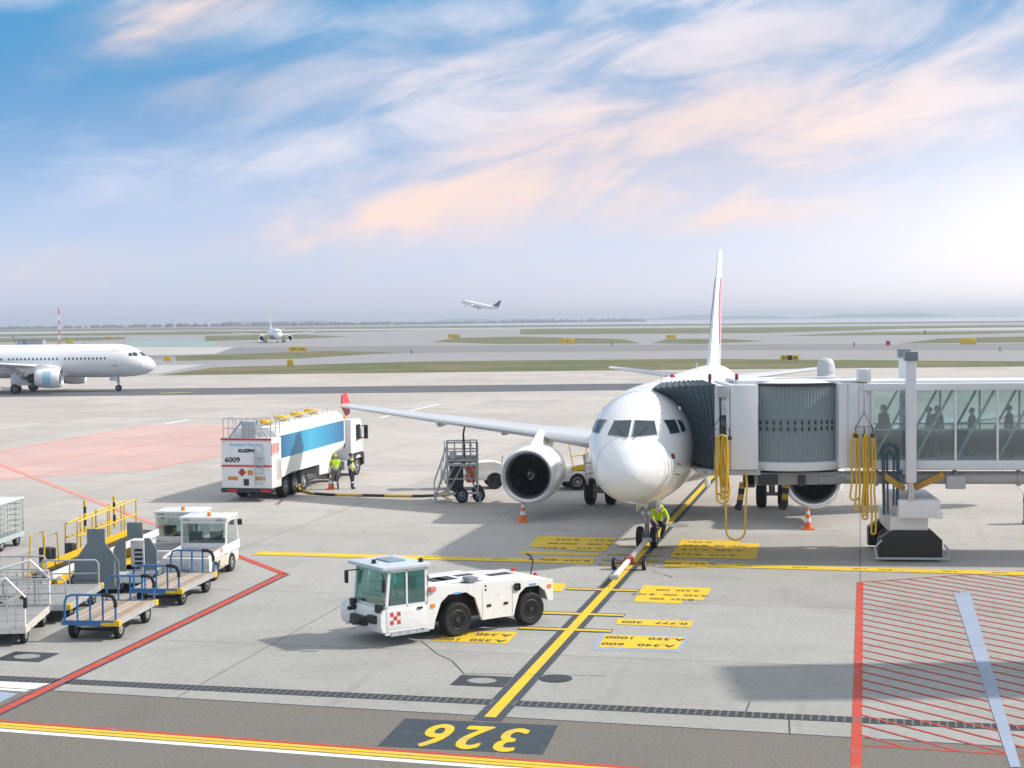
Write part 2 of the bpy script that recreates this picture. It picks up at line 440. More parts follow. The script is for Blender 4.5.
# ------------------------------------------------------------------ markings
yl, rd, wh, bk, bl, tx, pk = (MB() for _ in range(7))
ZM = .012
strip(bk, stand(0, -24.6), stand(0, 60), .62, ZM)
strip(yl, stand(0, -24.3), stand(0, 60), .25, ZM+.004)
for v, wd in ((-8.95, 2.2), (-12.9, 2.5), (-15.1, 2.5), (.0, 1.9), (-1.9, 1.9), (-3.1, 1.9), (-4.1, 1.9)):
    u0 = -.15
    strip(bk, stand(u0-wd/2-.02, v), stand(u0+wd/2+.02, v), .46 if v < -5 else .3, ZM+.002)
    strip(yl, stand(u0-wd/2, v), stand(u0+wd/2, v), .22 if v < -5 else .15, ZM+.006)
BOX = [[(643.5, 585.6), (712, 588.4), (703.5, 600.5), (684, 600), (681, 604), (633.5, 602)],
       [(617.6, 619), (693.6, 621.7), (690.6, 627.5), (616, 624.7)],
       [(605.3, 634.8), (685.4, 638.1), (676.4, 649.9), (598.4, 648)],
       [(451.8, 631), (518, 632.5), (506.8, 644.3), (431, 641)],
       [(530, 582), (567, 584), (561, 592), (520, 590.5)],
       [(538, 536.4), (617.6, 538), (605, 552), (578, 551), (528.7, 547)],
       [(520, 551.4), (601, 553.4), (599, 556), (519, 554)],
       [(543.7, 557), (595.7, 558.3), (592.4, 564.6), (541, 563.2)],
       [(681.8, 539.7), (738, 541.3), (741, 543.2), (760, 544), (755.7, 559.6), (669.5, 557.7)],
       [(665.4, 560.2), (709, 561.6), (706.4, 568.7), (662.7, 567)]]
for i, B in enumerate(BOX): px_sheet(yl, B, ZM+.0015*(i % 3))
px_sheet(bl, [(600.5, 632.6), (690, 636), (679.5, 652.3), (592.5, 650)], ZM-.003)
# long yellow stand line
def px_line(mb, p, q, w, z, ext=0):
    a, b = at(*p), at(*q); d = (b-a).normalized(); strip(mb, a-d*ext, b+d*ext, w, z)
px_line(yl, (256, 553.5), (545, 561.3), .75, ZM+.007); px_line(yl, (705, 565.5), (1200, 578.7), .75, ZM+.007)
TXR, TYU = -LX, -AX     # lettering reads from the pilot's side
def gtext(s, px, py, h, mb=None, bold=.004, sx=1.0, z=.03): add_text(mb or tx, s, h, at(px, py)+V((0, 0, z)), TXR, TYU, 0, bold, sx)
gtext('A.330  300', 678, 591, .30); gtext('A.340  300   B.767', 670, 595.5, .30); gtext('B.757  200', 672, 599.8, .30)
gtext('B.777   300', 655, 623.5, .34, sx=1.15)
gtext('A.350   1000', 645, 639.2, .36, sx=1.1); gtext('A.340   600', 638, 645.6, .36, sx=1.1)
gtext('A.340  500', 479, 635, .36, sx=1.1); gtext('A.350  1000', 469, 640.5, .36, sx=1.1)
for i, (s, x, y) in enumerate((('A.321   B.737', 585, 540.5), ('A.320   MD.80', 580, 544.5), ('A.319   B.717', 572, 548.7), ('B.737  800', 565, 560.8),
                               ('A.321', 700, 542.6), ('MD.80  B.737', 714, 546.3), ('A.320  A.319', 712, 550.6), ('B.717  A.318', 705, 555.4), ('A.321  200', 690, 564.3))):
    gtext(s, x, y, .34, sx=1.2)
for x in (430, 500): gtext('A.320', x, 557.8+(x-430)*.027, .2)
for x in (745, 800, 860, 885, 950, 1000): gtext('A.320' if x != 885 else 'B.757', x, 566.6+(x-745)*.0266, .2)
# number panel
npn = MB(); px_sheet(npn, [(405, 719), (558.4, 726), (543, 755), (377.6, 746.5)], .0135); struct(npn, 'number_panel', pnum)
numt = MB(); [add_text(numt, c_, 2.35, at(x_, y_)+V((0, 0, .022)), TXR, TYU, 0, .035, .50) for c_, x_, y_ in (('6', 437, 735), ('2', 474, 737), ('3', 511, 739.5))]; struct(numt, 'stand_number', py_)
# red safety line
L0, L1, L2 = (-40, 731), (284.5, 574.3), (-60, 442)
px_line(bk, L0, L1, .40, ZM-.002); px_line(rd, L0, L1, .23, ZM+.003, .1); px_line(rd, L1, (160, 526.3), .27, ZM+.003); px_line(pk, (160, 526.3), L2, .3, ZM+.002)
# striped kerb-side lines
R0, R1 = along((0, 721.5), (400, 751), 40); dn = -AX
dn = V(((R1-R0).y, -(R1-R0).x, 0)).normalized()
for mb, o, w in ((rd, 0, .13), (yl, .18, .16), (yl, .38, .16), (wh, .62, .19)): strip(mb, R0+dn*o, R1+dn*o, w, ZM)
# right hand hatched box
C0, C1 = at(860, 582.5), at(856, 768); dv = (C1-C0).normalized(); C1 = C0+dv*22
strip(rd, C0, C1, .20, ZM)
T1 = at(1024, 571); dt = (T1-C0).normalized(); T1 = C0+dt*26
strip(rd, C0, T1, .07, ZM+.002)
Bq0, Bq1 = at(860.6, 745.8), at(1017, 755.5); db = (Bq1-Bq0).normalized(); Bq1 = Bq0+db*26
strip(rd, Bq0, Bq1, .08, ZM+.002)
hd = (at(1010, 614.3)-at(862, 588)).normalized(); hn = V((-hd.y, hd.x, 0))
polyh = [C0, Bq0, Bq1, T1]
def clip_line(o, d, poly):
    ts = []
    for i in range(4):
        a, b = poly[i], poly[(i+1) % 4]; e = b-a; den = d.x*e.y-d.y*e.x
        if abs(den) < 1e-9: continue
        w = a-o; t = (w.x*e.y-w.y*e.x)/den; s_ = (w.x*d.y-w.y*d.x)/den
        if 0 <= s_ <= 1: ts.append(t)
    return (min(ts), max(ts)) if len(ts) > 1 else None
for k in range(-40, 60):
    o = C0+dv*(k*.80+.3); r = clip_line(o, hd, polyh)
    if r and r[1]-r[0] > .1: strip(rd, o+hd*r[0], o+hd*r[1], .072, ZM+.004)
px_sheet(bl, [(953.5, 593.3), (970, 592.7), (1021, 768), (1010.4, 768)], ZM+.006)
# faded red parking area
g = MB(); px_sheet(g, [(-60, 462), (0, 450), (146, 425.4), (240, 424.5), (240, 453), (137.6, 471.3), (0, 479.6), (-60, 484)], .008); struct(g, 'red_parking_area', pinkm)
for a, b in (((-60, 463), (146, 425.4)), ((10.7, 468), (235, 429)), ((137.6, 471.3), (240, 452)), ((0, 479.6), (60, 476))): px_line(pk, a, b, .22, ZM)
px_line(wh, (165, 424), (190, 419.8), .5, ZM); px_line(yl, (160, 393.3), (191, 392.3), .9, .014); px_line(yl, (478, 354.6), (496, 354.4), 1.5, .014)
px_line(wh, (380, 418), (440, 404), .35, ZM); px_line(wh, (480, 392.6), (620, 390.6), .4, .014)
for a, b in (((130, 352), (260, 344)), ((600, 352), (800, 346.5)), ((840, 358.5), (1040, 352))): px_line(yl, a, b, .5, .03)
px_sheet(bl, [(-20, 690), (18, 694), (-2, 704), (-20, 704)], ZM); px_sheet(wh, [(-20, 681), (50, 684), (25, 692), (-20, 689)], ZM-.001)
for mb, n, mm in ((bk, 'black_markings', pk_), (yl, 'yellow_markings', py_), (rd, 'red_markings', pr_), (wh, 'white_markings', pw_),
                  (bl, 'pale_blue_markings', pb_), (tx, 'stand_lettering', pk_), (pk, 'faded_markings', pfade)): struct(mb, n, mm)

# drain channel, covers and cracks
D0, D1 = along((0, 678.5), (1024, 728.5), 30); dd = (D1-D0).normalized()
gr = MB(); strip(gr, D0, D1, .46, .010); struct(gr, 'drain_channel', black)
gr = MB(); L = (D1-D0).length; k = 0
dnn = V((-dd.y, dd.x, 0))
for s_ in (-.21, -.07, .07, .21): strip(gr, D0+dnn*s_, D1+dnn*s_, .03, .014)
x = 20.0
while x < L-25: strip(gr, D0+dd*x-dnn*.21, D0+dd*x+dnn*.21, .045, .0155); x += .17
struct(gr, 'drain_grate', mat('grate_iron', (.15, .15, .155), .6, .2, dirt=.3))
gr = MB(); Q0, Q1 = along((0, 688), (1024, 748), 60); strip(gr, Q0, Q1, .05, .011)
for a, b in (((421, 641), (437, 654)), ((437, 654), (452, 661)), ((452, 661), (464, 674)), ((464, 674), (605, 676.2)), ((652, 572), (673, 577)), ((664, 575), (672, 577.6)),
             ((745, 715), (750, 702)), ((790, 735), (789, 716))): px_line(gr, a, b, .022, .017)
struct(gr, 'pavement_cracks', pk_)
cv, rim = MB(), MB()
for (px, py, sq) in ((27, 657, 1), (482, 681.3, 1), (556, 679, 0), (478, 497, 0), (675, 525.5, 2)):
    c = at(px, py)
    if sq == 1:
        for s_, mb, z in ((.62, rim, .014), (.46, cv, .018)): pass
        sheet(rim, [c-LX*.62-AX*.5, c+LX*.62-AX*.5, c+LX*.62+AX*.5, c-LX*.62+AX*.5], .014)
        sheet(cv, [c+(LX*cos(t)+AX*sin(t)*.8)*.34 for t in [i*pi/10 for i in range(20)]], .018)
    elif sq == 0: sheet(rim, [c+(LX*cos(t)+AX*sin(t))*.38 for t in [i*pi/12 for i in range(24)]], .02)
    else: sheet(cv, [c+(LX*cos(t)+AX*sin(t))*.55 for t in [i*pi/12 for i in range(24)]], .018)
struct(rim, 'cover_frames', dark); struct(cv, 'pit_covers', mat('cover_concrete', (.27, .27, .26), .8, dirt=.4))
# ------------------------------------------------------------------ airliner (local x aft from the nose, y starboard, z up from the ground)
SEC = [(0, 3.16, 3.14, .02), (.06, 3.40, 2.94, .25), (.2, 3.63, 2.72, .47), (.5, 3.95, 2.46, .80), (1.0, 4.28, 2.22, 1.14), (1.6, 4.66, 2.03, 1.42),
       (2.2, 5.05, 1.92, 1.62), (2.8, 5.38, 1.85, 1.76), (3.5, 5.63, 1.80, 1.87), (4.5, 5.80, 1.76, 1.95), (6, 5.87, 1.74, 1.975), (10, 5.88, 1.74, 1.975),
       (18, 5.88, 1.74, 1.975), (24, 5.88, 1.76, 1.975), (27, 5.88, 2.07, 1.90), (30, 5.86, 2.75, 1.62), (33, 5.76, 3.68, 1.14), (35.5, 5.58, 4.42, .64), (37.2, 5.36, 4.92, .27), (37.57, 5.25, 5.05, .10)]
def hermite(xs, ys, x):
    n = len(xs); i = 0
    while i < n-2 and x > xs[i+1]: i += 1
    d = [(ys[k+1]-ys[k])/(xs[k+1]-xs[k]) for k in range(n-1)]
    def sl(k):
        if k == 0: return d[0]
        if k == n-1: return d[-1]
        if d[k-1]*d[k] <= 0: return 0
        return 2*d[k-1]*d[k]/(d[k-1]+d[k])
    h = xs[i+1]-xs[i]; t = (x-xs[i])/h; a, b = sl(i), sl(i+1)
    return (2*t**3-3*t*t+1)*ys[i]+(t**3-2*t*t+t)*h*a+(-2*t**3+3*t*t)*ys[i+1]+(t**3-t*t)*h*b
SX = [s[0] for s in SEC]
def fus(a):
    a = max(0, min(37.57, a))
    t, b, w = (hermite(SX, [s[k] for s in SEC], a) for k in (1, 2, 3))
    return (t+b)/2, (t-b)/2, max(w*.975, .01)
def fpt(a, phi, off=0):   # phi from starboard horizontal up
    zc, hh, w = fus(a)
    return V((a, (w+off)*cos(phi), zc+(hh+off)*sin(phi)))
def f_lz(l, z, off=0):    # nose surface point facing forward at (l, z)
    lo, hi = 0.0, 6.0
    for _ in range(40):
        a = (lo+hi)/2; zc, hh, w = fus(a)
        if (l/w)**2+((z-zc)/hh)**2 > 1: lo = a
        else: hi = a
    return V((hi-off*.8, l*(1+off*.2), z+off*.6))
def f_az(a, z, sg, off=0):
    zc, hh, w = fus(a); q = max(0, 1-((z-zc)/hh)**2)
    return V((a, sg*(w*sqrt(q)+off), z+off*.3))
def bil(c, u, v): return [(c[0][k]*(1-u)+c[1][k]*u)*(1-v)+(c[3][k]*(1-u)+c[2][k]*u)*v for k in range(2)]
def patch(mb, fn, c, n=6, m=0):
    P = [[fn(*bil(c, i/n, j/n)) for i in range(n+1)] for j in range(n+1)]
    for j in range(n):
        for i in range(n): mb.face([P[j][i], P[j][i+1], P[j+1][i+1], P[j+1][i]], m)

def airliner(root, windows=True, fence=red, tail=None, engine_paint=planew, stripe=True, belly=None):
    o = root
    m = MB(); xs = [0, .02, .06, .12, .2, .35, .5, .75] + [1+.3*i for i in range(20)] + [7+i*1.5 for i in range(12)] + [24+.75*i for i in range(18)] + [37.3, 37.57]
    N = 48
    m.loft([[fpt(a, 2*pi*k/N) for k in range(N)] for a in xs], True, True)
    fu = m.build('fuselage', planew, o, 50)
    # belly fairing
    m = MB(); rings = []
    for i in range(17):
        t = i/16; a = 10.6+t*9.6; s_ = sin(pi*t)**.45 if 0 < t < 1 else .02
        rings.append([V((a, 2.05*s_*cos(q), 2.35+(-.98*s_ if sin(q) < 0 else .5*s_)*abs(sin(q)))) for q in [2*pi*k/24 for k in range(24)]])
    m.loft(rings).build('belly_fairing', planew if not belly else belly, o, 50)
    # cockpit windows
    for sg in (-1, 1):
        w1 = MB(); patch(w1, lambda l, z: f_lz(sg*l, z, .012), [(.05, 4.32), (.86, 4.35), (.70, 4.80), (.05, 4.83)])
        w1.build('cockpit_window', glassdark, o, 60)
        w2 = MB(); patch(w2, lambda a, z: f_az(a, z, sg, .012), [(2.04, 4.36), (2.62, 4.36), (2.84, 4.80), (2.32, 4.81)])
        w2.build('cockpit_window', glassdark, o, 60)
        w3 = MB(); patch(w3, lambda a, z: f_az(a, z, sg, .012), [(2.72, 4.36), (3.22, 4.40), (3.26, 4.72), (2.94, 4.80)])
        w3.build('cockpit_window', glassdark, o, 60)
        # door outline and handle, sill
        d = MB()
        dz0, dz1, a0, a1 = 3.28, 5.12, 4.62, 5.44
        pts = [f_az(a, z, sg, .006) for a, z in [(a0, dz0+.1), (a0, dz1-.12), (a0+.1, dz1), (a1-.1, dz1), (a1, dz1-.12), (a1, dz0+.1), (a1-.1, dz0), (a0+.1, dz0)]]
        d.tube(pts, .02, 4, closed=True)
        d.bx(a0+.05, a1-.05, sg*(fus(5)[2]-.03)-.03, sg*(fus(5)[2]-.03)+.03, dz0-.10, dz0-.05)
        d.build('door_outline', doorline, o)
        if windows:
            k = 0
            for a in [6.35+.533*i for i in range(46)]:
                if k in (10, 11, 24): pass
                k += 1
                if k in (12, 26): continue
                w = MB(); ring = [f_az(a+.115*cos(q), 4.12+.165*sin(q), sg, .008) for q in [2*pi*i/10 for i in range(10)]]
                w.face(ring); w.build('cabin_window', glassdark, o, 0)
    sm_ = MB()
    for a in (1.12, 3.95, 8.6):
        sm_.tube([fpt(a, 2*pi*k/48, .001) for k in range(48)], .0065, 4, closed=True)
    for ph in (.62, pi-.62): sm_.tube([fpt(4+i*.7, ph, .001) for i in range(9)], .006, 4)
    sm_.build('skin_seam', mat('seam_grey', (.45, .45, .46), .5), o)
    for sg in (-1, 1):
        wf = MB()
        for cc, fn in (([(.05, 4.32), (.86, 4.35), (.70, 4.80), (.05, 4.83)], lambda l, z: f_lz(sg*l, z, .014)),):
            pp = []
            for i in range(4):
                for j in range(5):
                    t_ = j/5; pp.append(fn(cc[i][0]*(1-t_)+cc[(i+1) % 4][0]*t_, cc[i][1]*(1-t_)+cc[(i+1) % 4][1]*t_))
            wf.tube(pp, .013, 4, closed=True)
        for c0 in ([(2.04, 4.36), (2.62, 4.36), (2.84, 4.80), (2.32, 4.81)], [(2.72, 4.36), (3.22, 4.40), (3.26, 4.72), (2.94, 4.80)]):
            pp = []
            for i in range(4):
                for j in range(5):
                    t_ = j/5; pp.append(f_az(c0[i][0]*(1-t_)+c0[(i+1) % 4][0]*t_, c0[i][1]*(1-t_)+c0[(i+1) % 4][1]*t_, sg, .014))
            wf.tube(pp, .011, 4, closed=True)
        wf.build('window_frame', lgrey, o)
        wp = MB(); wp.tube([f_lz(sg*.10, 4.24, .03), f_lz(sg*.30, 4.40, .035), f_lz(sg*.52, 4.62, .035)], .012, 5); wp.build('wiper', black, o)
    pr = MB()
    for sg in (-1, 1):
        for z in (3.35, 3.0): p_ = f_az(1.9, z, sg); pr.tube([p_, p_+V((-.05, sg*.12, 0)), p_+V((-.3, sg*.12, 0))], .016, 6)
    p_ = f_az(4.6, 2.6, 1); pr.box(p_+V((0, .0, 0)), (.12, .04, .12))
    pr.build('pitot_probe', dark, o)
    an = MB()
    for a, h in ((9.5, .32), (22.5, .32)):
        an.prism([(0, 0), (.32, 0), (.28, h), (.14, h)], (a, -.015, 5.86), (1, 0, 0), (0, 0, 1), -.03)
    an.build('blade_antenna', lgrey, o)
    bc = MB().sphere((13.2, 0, 5.9), .11, (1.2, 1, 1)); bc.build('beacon', lampr, o)
    # nose marks
    nm = MB(); p_ = f_az(1.55, 3.55, -1, .012); q_ = f_az(1.75, 3.55, -1, .012); r_ = f_az(1.75, 3.72, -1, .012); s_ = f_az(1.55, 3.72, -1, .012)
    nm.face([p_, q_, r_, s_]); nm.build('nose_mark', mat('dark_red_mark', (.16, .04, .05)), o, 0)
    # wings
    def section(xle, chord, y, z, th, tw=0, n=12):
        up, lo = [], []
        for i in range(n+1):
            t = (1-cos(pi*i/n))/2
            yt = th*5*(.2969*sqrt(t)-.126*t-.3516*t*t+.2843*t**3-.1036*t**4); cm = .02*(1-(2*t-1)**2)
            up.append((t, cm+yt)); lo.append((t, cm-yt))
        prof = up[::-1]+lo[1:-1]
        return [V((xle+chord*t, y, z+chord*c-tw*chord*(t-.3))) for t, c in prof]
    def span(mb, secs, sg): mb.loft([section(*(s[0], s[1], sg*s[2], s[3], s[4], s[5] if len(s) > 5 else 0)) for s in secs])
    for sg in (1, -1):
        w = MB(); span(w, [(11.6, 7.2, .9, 2.75, .14), (12.2, 6.3, 1.95, 2.92, .14, .03), (14.5, 4.1, 6.4, 3.36, .12, .03), (17.1, 2.85, 11.7, 3.80, .115, .02), (19.75, 1.62, 16.75, 4.25, .11, .0)], sg)
        wg = w.build('wing', mat('wing_grey', (.60, .62, .635), .32, .1, var=.06, scale=.6, coat=.2), o, 45)
        le = MB(); 
        fen = MB().prism([(0, 0), (.25, .52), (.95, .60), (1.25, 0), (1.05, -.42), (.5, -.50)], (19.95, sg*16.77, 4.25), (1, 0, 0), (0, sg*.12, 1), .06)
        fen.build('wingtip_fence', fence, wg)
        for y, a, L, z in ((5.2, 16.4, 3.1, 3.0), (8.2, 17.3, 2.6, 3.28), (11.5, 18.3, 2.2, 3.58)):
            f = MB(); f.lathe([(.01, 0), (.14, .25), (.19, .8), (.19, L-1.0), (.02, L)], (a, sg*y, z-.08), (1, 0, .05), 10); f.build('flap_track_fairing', wg.data.materials[0], wg)
        # engine
        c = V((11.15, sg*5.75, 1.90))
        e = MB(); e.lathe([(.99, .03), (1.07, -.02), (1.13, .10), (1.19, .5), (1.21, 1.1), (1.17, 2.2), (1.06, 3.0), (.98, 3.25), (.93, 3.2), (.80, 3.2)], c, (1, 0, 0), 40, caps=False)
        en = e.build('engine', engine_paint, o, 50)
        MB().lathe([(.86, .60), (.84, .35), (.88, .16), (.95, .03), (1.03, -.035), (1.085, .02), (1.125, .13)], c, (1, 0, 0), 40, caps=False).build('intake_lip', steel, en, 60)
        inn = MB(); inn.lathe([(.855, .55), (.86, 1.05)], c, (1, 0, 0), 32, caps=False); inn.build('intake_duct', mat('duct_grey', (.035, .04, .045), .5), en)
        fan = MB()
        for k in range(24):
            q = 2*pi*k/24; e1 = V((0, cos(q), sin(q))); e2 = V((0, -sin(q), cos(q)))
            R = []
            for r, tw, ch in ((.24, .5, .16), (.5, .85, .17), (.84, 1.1, .19)):
                d_ = e2*sin(tw)*ch+V((1, 0, 0))*cos(tw)*ch
                R.append((c+V((.85, 0, 0))+e1*r-d_*.5, c+V((.85, 0, 0))+e1*r+d_*.5))
            for p0, p1 in zip(R, R[1:]): fan.face([p0[0], p0[1], p1[1], p1[0]])
        fan.lathe([(.86, 1.12), (.001, 1.12)], c, (1, 0, 0), 32, caps=False)
        fan.build('fan', mat('fan_blade', (.03, .033, .036), .4, .5), en, 30)
        sp = MB().lathe([(.002, .45), (.12, .56), (.22, .74), (.25, .95)], c, (1, 0, 0), 20, caps=False).build('spinner', mat('spinner_grey', (.05, .053, .056), .4), en)
        spir = MB(); ps = []
        for k in range(16):
            t = k/15; q = t*5; r = .05+.13*t; ps.append(c+V((.50+.19*t-.012, r*cos(q), r*sin(q))))
        spir.tube(ps, [.012+.014*i/15 for i in range(16)], 5); spir.build('spinner_spiral', refl, en)
        core = MB(); core.lathe([(.80, 2.9), (.62, 3.6), (.50, 4.3), (.45, 4.3), (.30, 4.1), (.22, 4.4), (.02, 5.0)], c, (1, 0, 0), 28, caps=False); core.build('core_nozzle', dark, en)
        py2 = MB(); py2.loft([[V((11.9, sg*5.75-.06, 3.02)), V((11.9, sg*5.75+.06, 3.02)), V((14.0, sg*5.75+.17, 2.9)), V((16.2, sg*5.75+.05, 2.6)), V((16.2, sg*5.75-.05, 2.6)), V((14.0, sg*5.75-.17, 2.9))],
                             [V((13.75, sg*5.75-.05, 3.62)), V((13.75, sg*5.75+.05, 3.62)), V((14.8, sg*5.75+.16, 3.45)), V((17.3, sg*5.75+.04, 3.2)), V((17.3, sg*5.75-.04, 3.2)), V((14.8, sg*5.75-.16, 3.45))]])
        py2.bx(12.2, 15.9, sg*5.75-.13, sg*5.75+.13, 2.2, 2.95, .05); py2.build('pylon', engine_paint, en)
        ht = MB(); span(ht, [(31.9, 3.9, .5, 4.92, .10), (32.6, 3.3, 1.4, 5.02, .10), (35.15, 1.35, 6.2, 5.55, .09)], sg); ht.build('tailplane', wg.data.materials[0], o, 45)
    # fin
    def fsec(xle, chord, z, th, n=10):
        up = []; lo = []
        for i in range(n+1):
            t = (1-cos(pi*i/n))/2; yt = th*5*(.2969*sqrt(t)-.126*t-.3516*t*t+.2843*t**3-.1036*t**4)*chord
            up.append(V((xle+chord*t, yt, z))); lo.append(V((xle+chord*t, -yt, z)))
        return up[::-1]+lo[1:-1]
    F = MB().loft([fsec(28.2, 7.5, 5.5, .07), fsec(29.7, 6.0, 6.15, .095), fsec(30.6, 5.2, 7.0, .10), fsec(35.0, 1.9, 12.0, .10)])
    fin = F.build('fin', tail or planew, o, 45)
    if stripe:
        st = MB()
        def finp(x, z, sg):
            u = (z-6.15)/(12.0-6.15); xl = 29.7+5.3*u; ch = 6.0-4.0*u; t = min(.98, max(.02, (x-xl)/ch))
            yt = .098*5*(.2969*sqrt(t)-.126*t-.3516*t*t+.2843*t**3-.1036*t**4)*ch
            return V((x, sg*(yt+.02), z))
        for sg in (-1, 1):
            P = []
            for i in range(13):
                z = 6.9+i*.3; xm = 32.2+.62*(z-6.9)+.3*sin(i/12*pi); wd = .35+1.5*sin(pi*min(1, i/12)); P.append((finp(xm-wd*.5, z, sg), finp(xm, z, sg), finp(xm+wd*.5, z, sg)))
            for a_, b_ in zip(P, P[1:]):
                for k in (0, 1): st.face([a_[k], a_[k+1], b_[k+1], b_[k]])
        st.build('fin_stripe', mat('pink_red_paint', (.78, .34, .42), .4), fin, 60)
    # nose gear
    ng = MB(); ng.cyl((5.07, 0, .38), (5.12, 0, 2.1), .085, .11, 12); ng.cyl((5.07, -.30, .38), (5.07, .30, .38), .06, n=10)
    ng.tube([(5.12, 0, 1.0), (5.9, 0, 1.95)], .05, 8); ng.tube([(5.0, 0, .75), (4.86, 0, .95), (5.0, 0, 1.2)], .035, 6)
    ngo = ng.build('nose_gear', mat('gear_grey', (.42, .43, .44), .4, .3), o)
    for s_ in (-1, 1): wheel(ngo, (5.07, s_*.25, .385), .385, .23, name='nose_wheel')
    lt = MB(); lt.cyl((4.93, -.11, 1.28), (4.85, -.11, 1.28), .075, n=12); lt.cyl((4.93, .11, 1.28), (4.85, .11, 1.28), .075, n=12); lt.cyl((4.93, 0, 1.48), (4.86, 0, 1.48), .05, n=10); lt.build('taxi_lamp', refl, ngo)
    nd_ = MB()
    for s_ in (-1, 1): nd_.box((5.6, s_*.36, 1.55), (1.15, .03, .52), bevel=.01)
    nd_.box((4.25, 0, 1.72), (.05, .36, .26), bevel=.01); nd_.build('gear_door', planew, ngo)
    for s_ in (-1, 1):
        mg = MB(); mg.cyl((17.71, s_*3.795, .58), (17.5, s_*3.7, 2.5), .13, .16, 12); mg.cyl((17.71, s_*3.3, .58), (17.71, s_*4.3, .58), .085, n=10)
        mg.tube([(17.65, s_*3.78, 1.2), (17.4, s_*2.2, 2.1)], .07, 8); mg.tube([(17.85, s_*3.78, .9), (18.05, s_*3.78, 1.2), (17.8, s_*3.78, 1.55)], .04, 6)
        mgo = mg.build('main_gear', ngo.data.materials[0], o)
        for d_ in (-.465, .465): wheel(mgo, (17.71, s_*3.795+d_, .585), .585, .42)
        gd = MB().box((17.55, s_*4.35, 1.62), (1.35, .04, 1.35), rot=Matrix.Rotation(s_*-.12, 3, 'X'), bevel=.01); gd.build('gear_door', planew, mgo)
        gd = MB().box((17.6, s_*.95, 1.25), (1.8, .04, .75), rot=Matrix.Rotation(s_*.2, 3, 'X'), bevel=.01); gd.build('gear_door', planew, mgo)
    return o

nose = GEAR - AX*5.07
jet = thing('passenger_jet', nose, pi/2-TH, 'white twin engined passenger jet parked at the boarding bridge with its nose towards us', 'airplane')
airliner(jet, windows=True)
n2 = at(119, 391)
jet2 = thing('passenger_jet', (n2.x+4.6, n2.y, 0), pi+.03, 'white passenger jet taxiing past behind the apron, only its front half in view', 'airplane')
airliner(jet2, windows=True, fence=planew); jet2.scale = (.91, 1, 1)
# blue patch on the nacelle of the taxiing jet
e2 = [c for c in kids(jet2) if c.name.startswith('engine')][0]
pt = MB(); c = V((11.15, 5.75, 1.90))
rings = []
for t, r in ((1.05, 1.225), (1.6, 1.215), (2.15, 1.19)):
    rings.append([c+V((t, cos(q)*r, sin(q)*r)) for q in [-.75+1.5*i/10 for i in range(11)]])
pt.loft(rings, False, False).build('nacelle_emblem', bluelogo, e2, 60)
n3 = at(277.5, 343)
a3 = V((-.25, .968, 0)); jet3 = thing('passenger_jet', n3-a3*5.07, atan2(a3.y, a3.x), 'distant white passenger jet facing us on the far taxiway', 'airplane')
airliner(jet3, windows=False, fence=planew, stripe=False, belly=mat('navy_paint', (.03, .05, .14), .4))
jet4 = thing('passenger_jet', (-36, 1090, 19.2), radians(-14), 'white passenger jet with a dark tail climbing away in the sky', 'airplane')
airliner(jet4, windows=False, fence=planew, tail=mat('dark_blue_tail', (.05, .07, .13), .4), stripe=False)
jet4.scale = (.78, .78, .78); jet4.rotation_euler = (0, radians(13), radians(-14))
# ------------------------------------------------------------------ boarding bridge
BR = thing('boarding_bridge', (13.5, 53.6, 0), 0, 'white passenger boarding bridge with pale glass tunnel docked at the parked jet', 'boarding bridge')
BROT = [0.0]; PIV = V((11.0, 52.0, 0))
def RT(p): return Matrix.Rotation(BROT[0], 3, 'Z') @ (V(p)-PIV) + PIV
def B(mb, name, m, parent=None, ang=38):
    p = parent or BR
    for v in mb.bm.verts: v.co = RT(v.co)-BR.location
    return mb.build(name, m, p, ang)
BROT[0] = radians(-6.5)
YF, YB = 52.0, 55.2          # near and far face of the tunnel
ZF, ZR = 3.42, 5.78
X0, X1 = 12.17, 40.0
BAY = 1.37
m = MB(); m.bx(X0, X1, YF-.05, YB+.05, 3.10, ZF, .02); m.bx(X0, X1, YF-.09, YF-.055, 3.16, 3.24); B(m, 'floor_beam', bridgew)
m = MB(); m.bx(X0-.3, X1, YF-.08, YB+.08, ZR, 6.02, .03); m.bx(X0, X1, YF+.5, YB-.5, 6.02, 6.09, .02); B(m, 'roof', bridgew)
n = int((X1-X0)/BAY)
framem = mat('pale_green_frame', (.55, .64, .63), .4, dirt=.1)
for k in range(n+1):
    x = X0+k*BAY
    m = MB()
    for y in (YF, YB): m.bx(x-.035, x+.035, y-.04, y+.04, ZF, ZR)
    B(m, 'mullion', bridgew)
    if k < n:
        for y in (YF+.03, YB-.03):
            m = MB(); m.bx(x+.035, x+BAY-.035, y-.008, y+.008, ZF+.002, ZR-.002); B(m, 'glass_pane', tunnelglass)
m = MB()
for y in (YF+.16, YB-.16):
    m.bx(X0+.1, X1, y-.03, y+.03, 4.42, 4.48)
    for k in range(0, n, 1):
        x = X0+k*BAY+.05
        m.tube([(x, y+.07, ZF), (x+BAY*.92, y+.07, ZR)], .045, 6)
B(m, 'diagonal_bracing', framem)
m = MB(); m.bx(X0, X1, YB-.35, YB-.3, ZF, 4.25); B(m, 'inner_panel', mat('inner_panel_grey', (.15, .18, .19), .6))
BROT[0] = 0
# white end sections beside the curtain
m = MB(); m.bx(11.05, 12.17, YF-.06, YB+.1, 3.16, 6.04, .03); B(m, 'end_section', bridgew)
m = MB()
for x in (11.35, 11.72): m.bx(x-.012, x+.012, YF-.068, YF-.06, 3.2, 6.0)
B(m, 'panel_joint', lgrey)
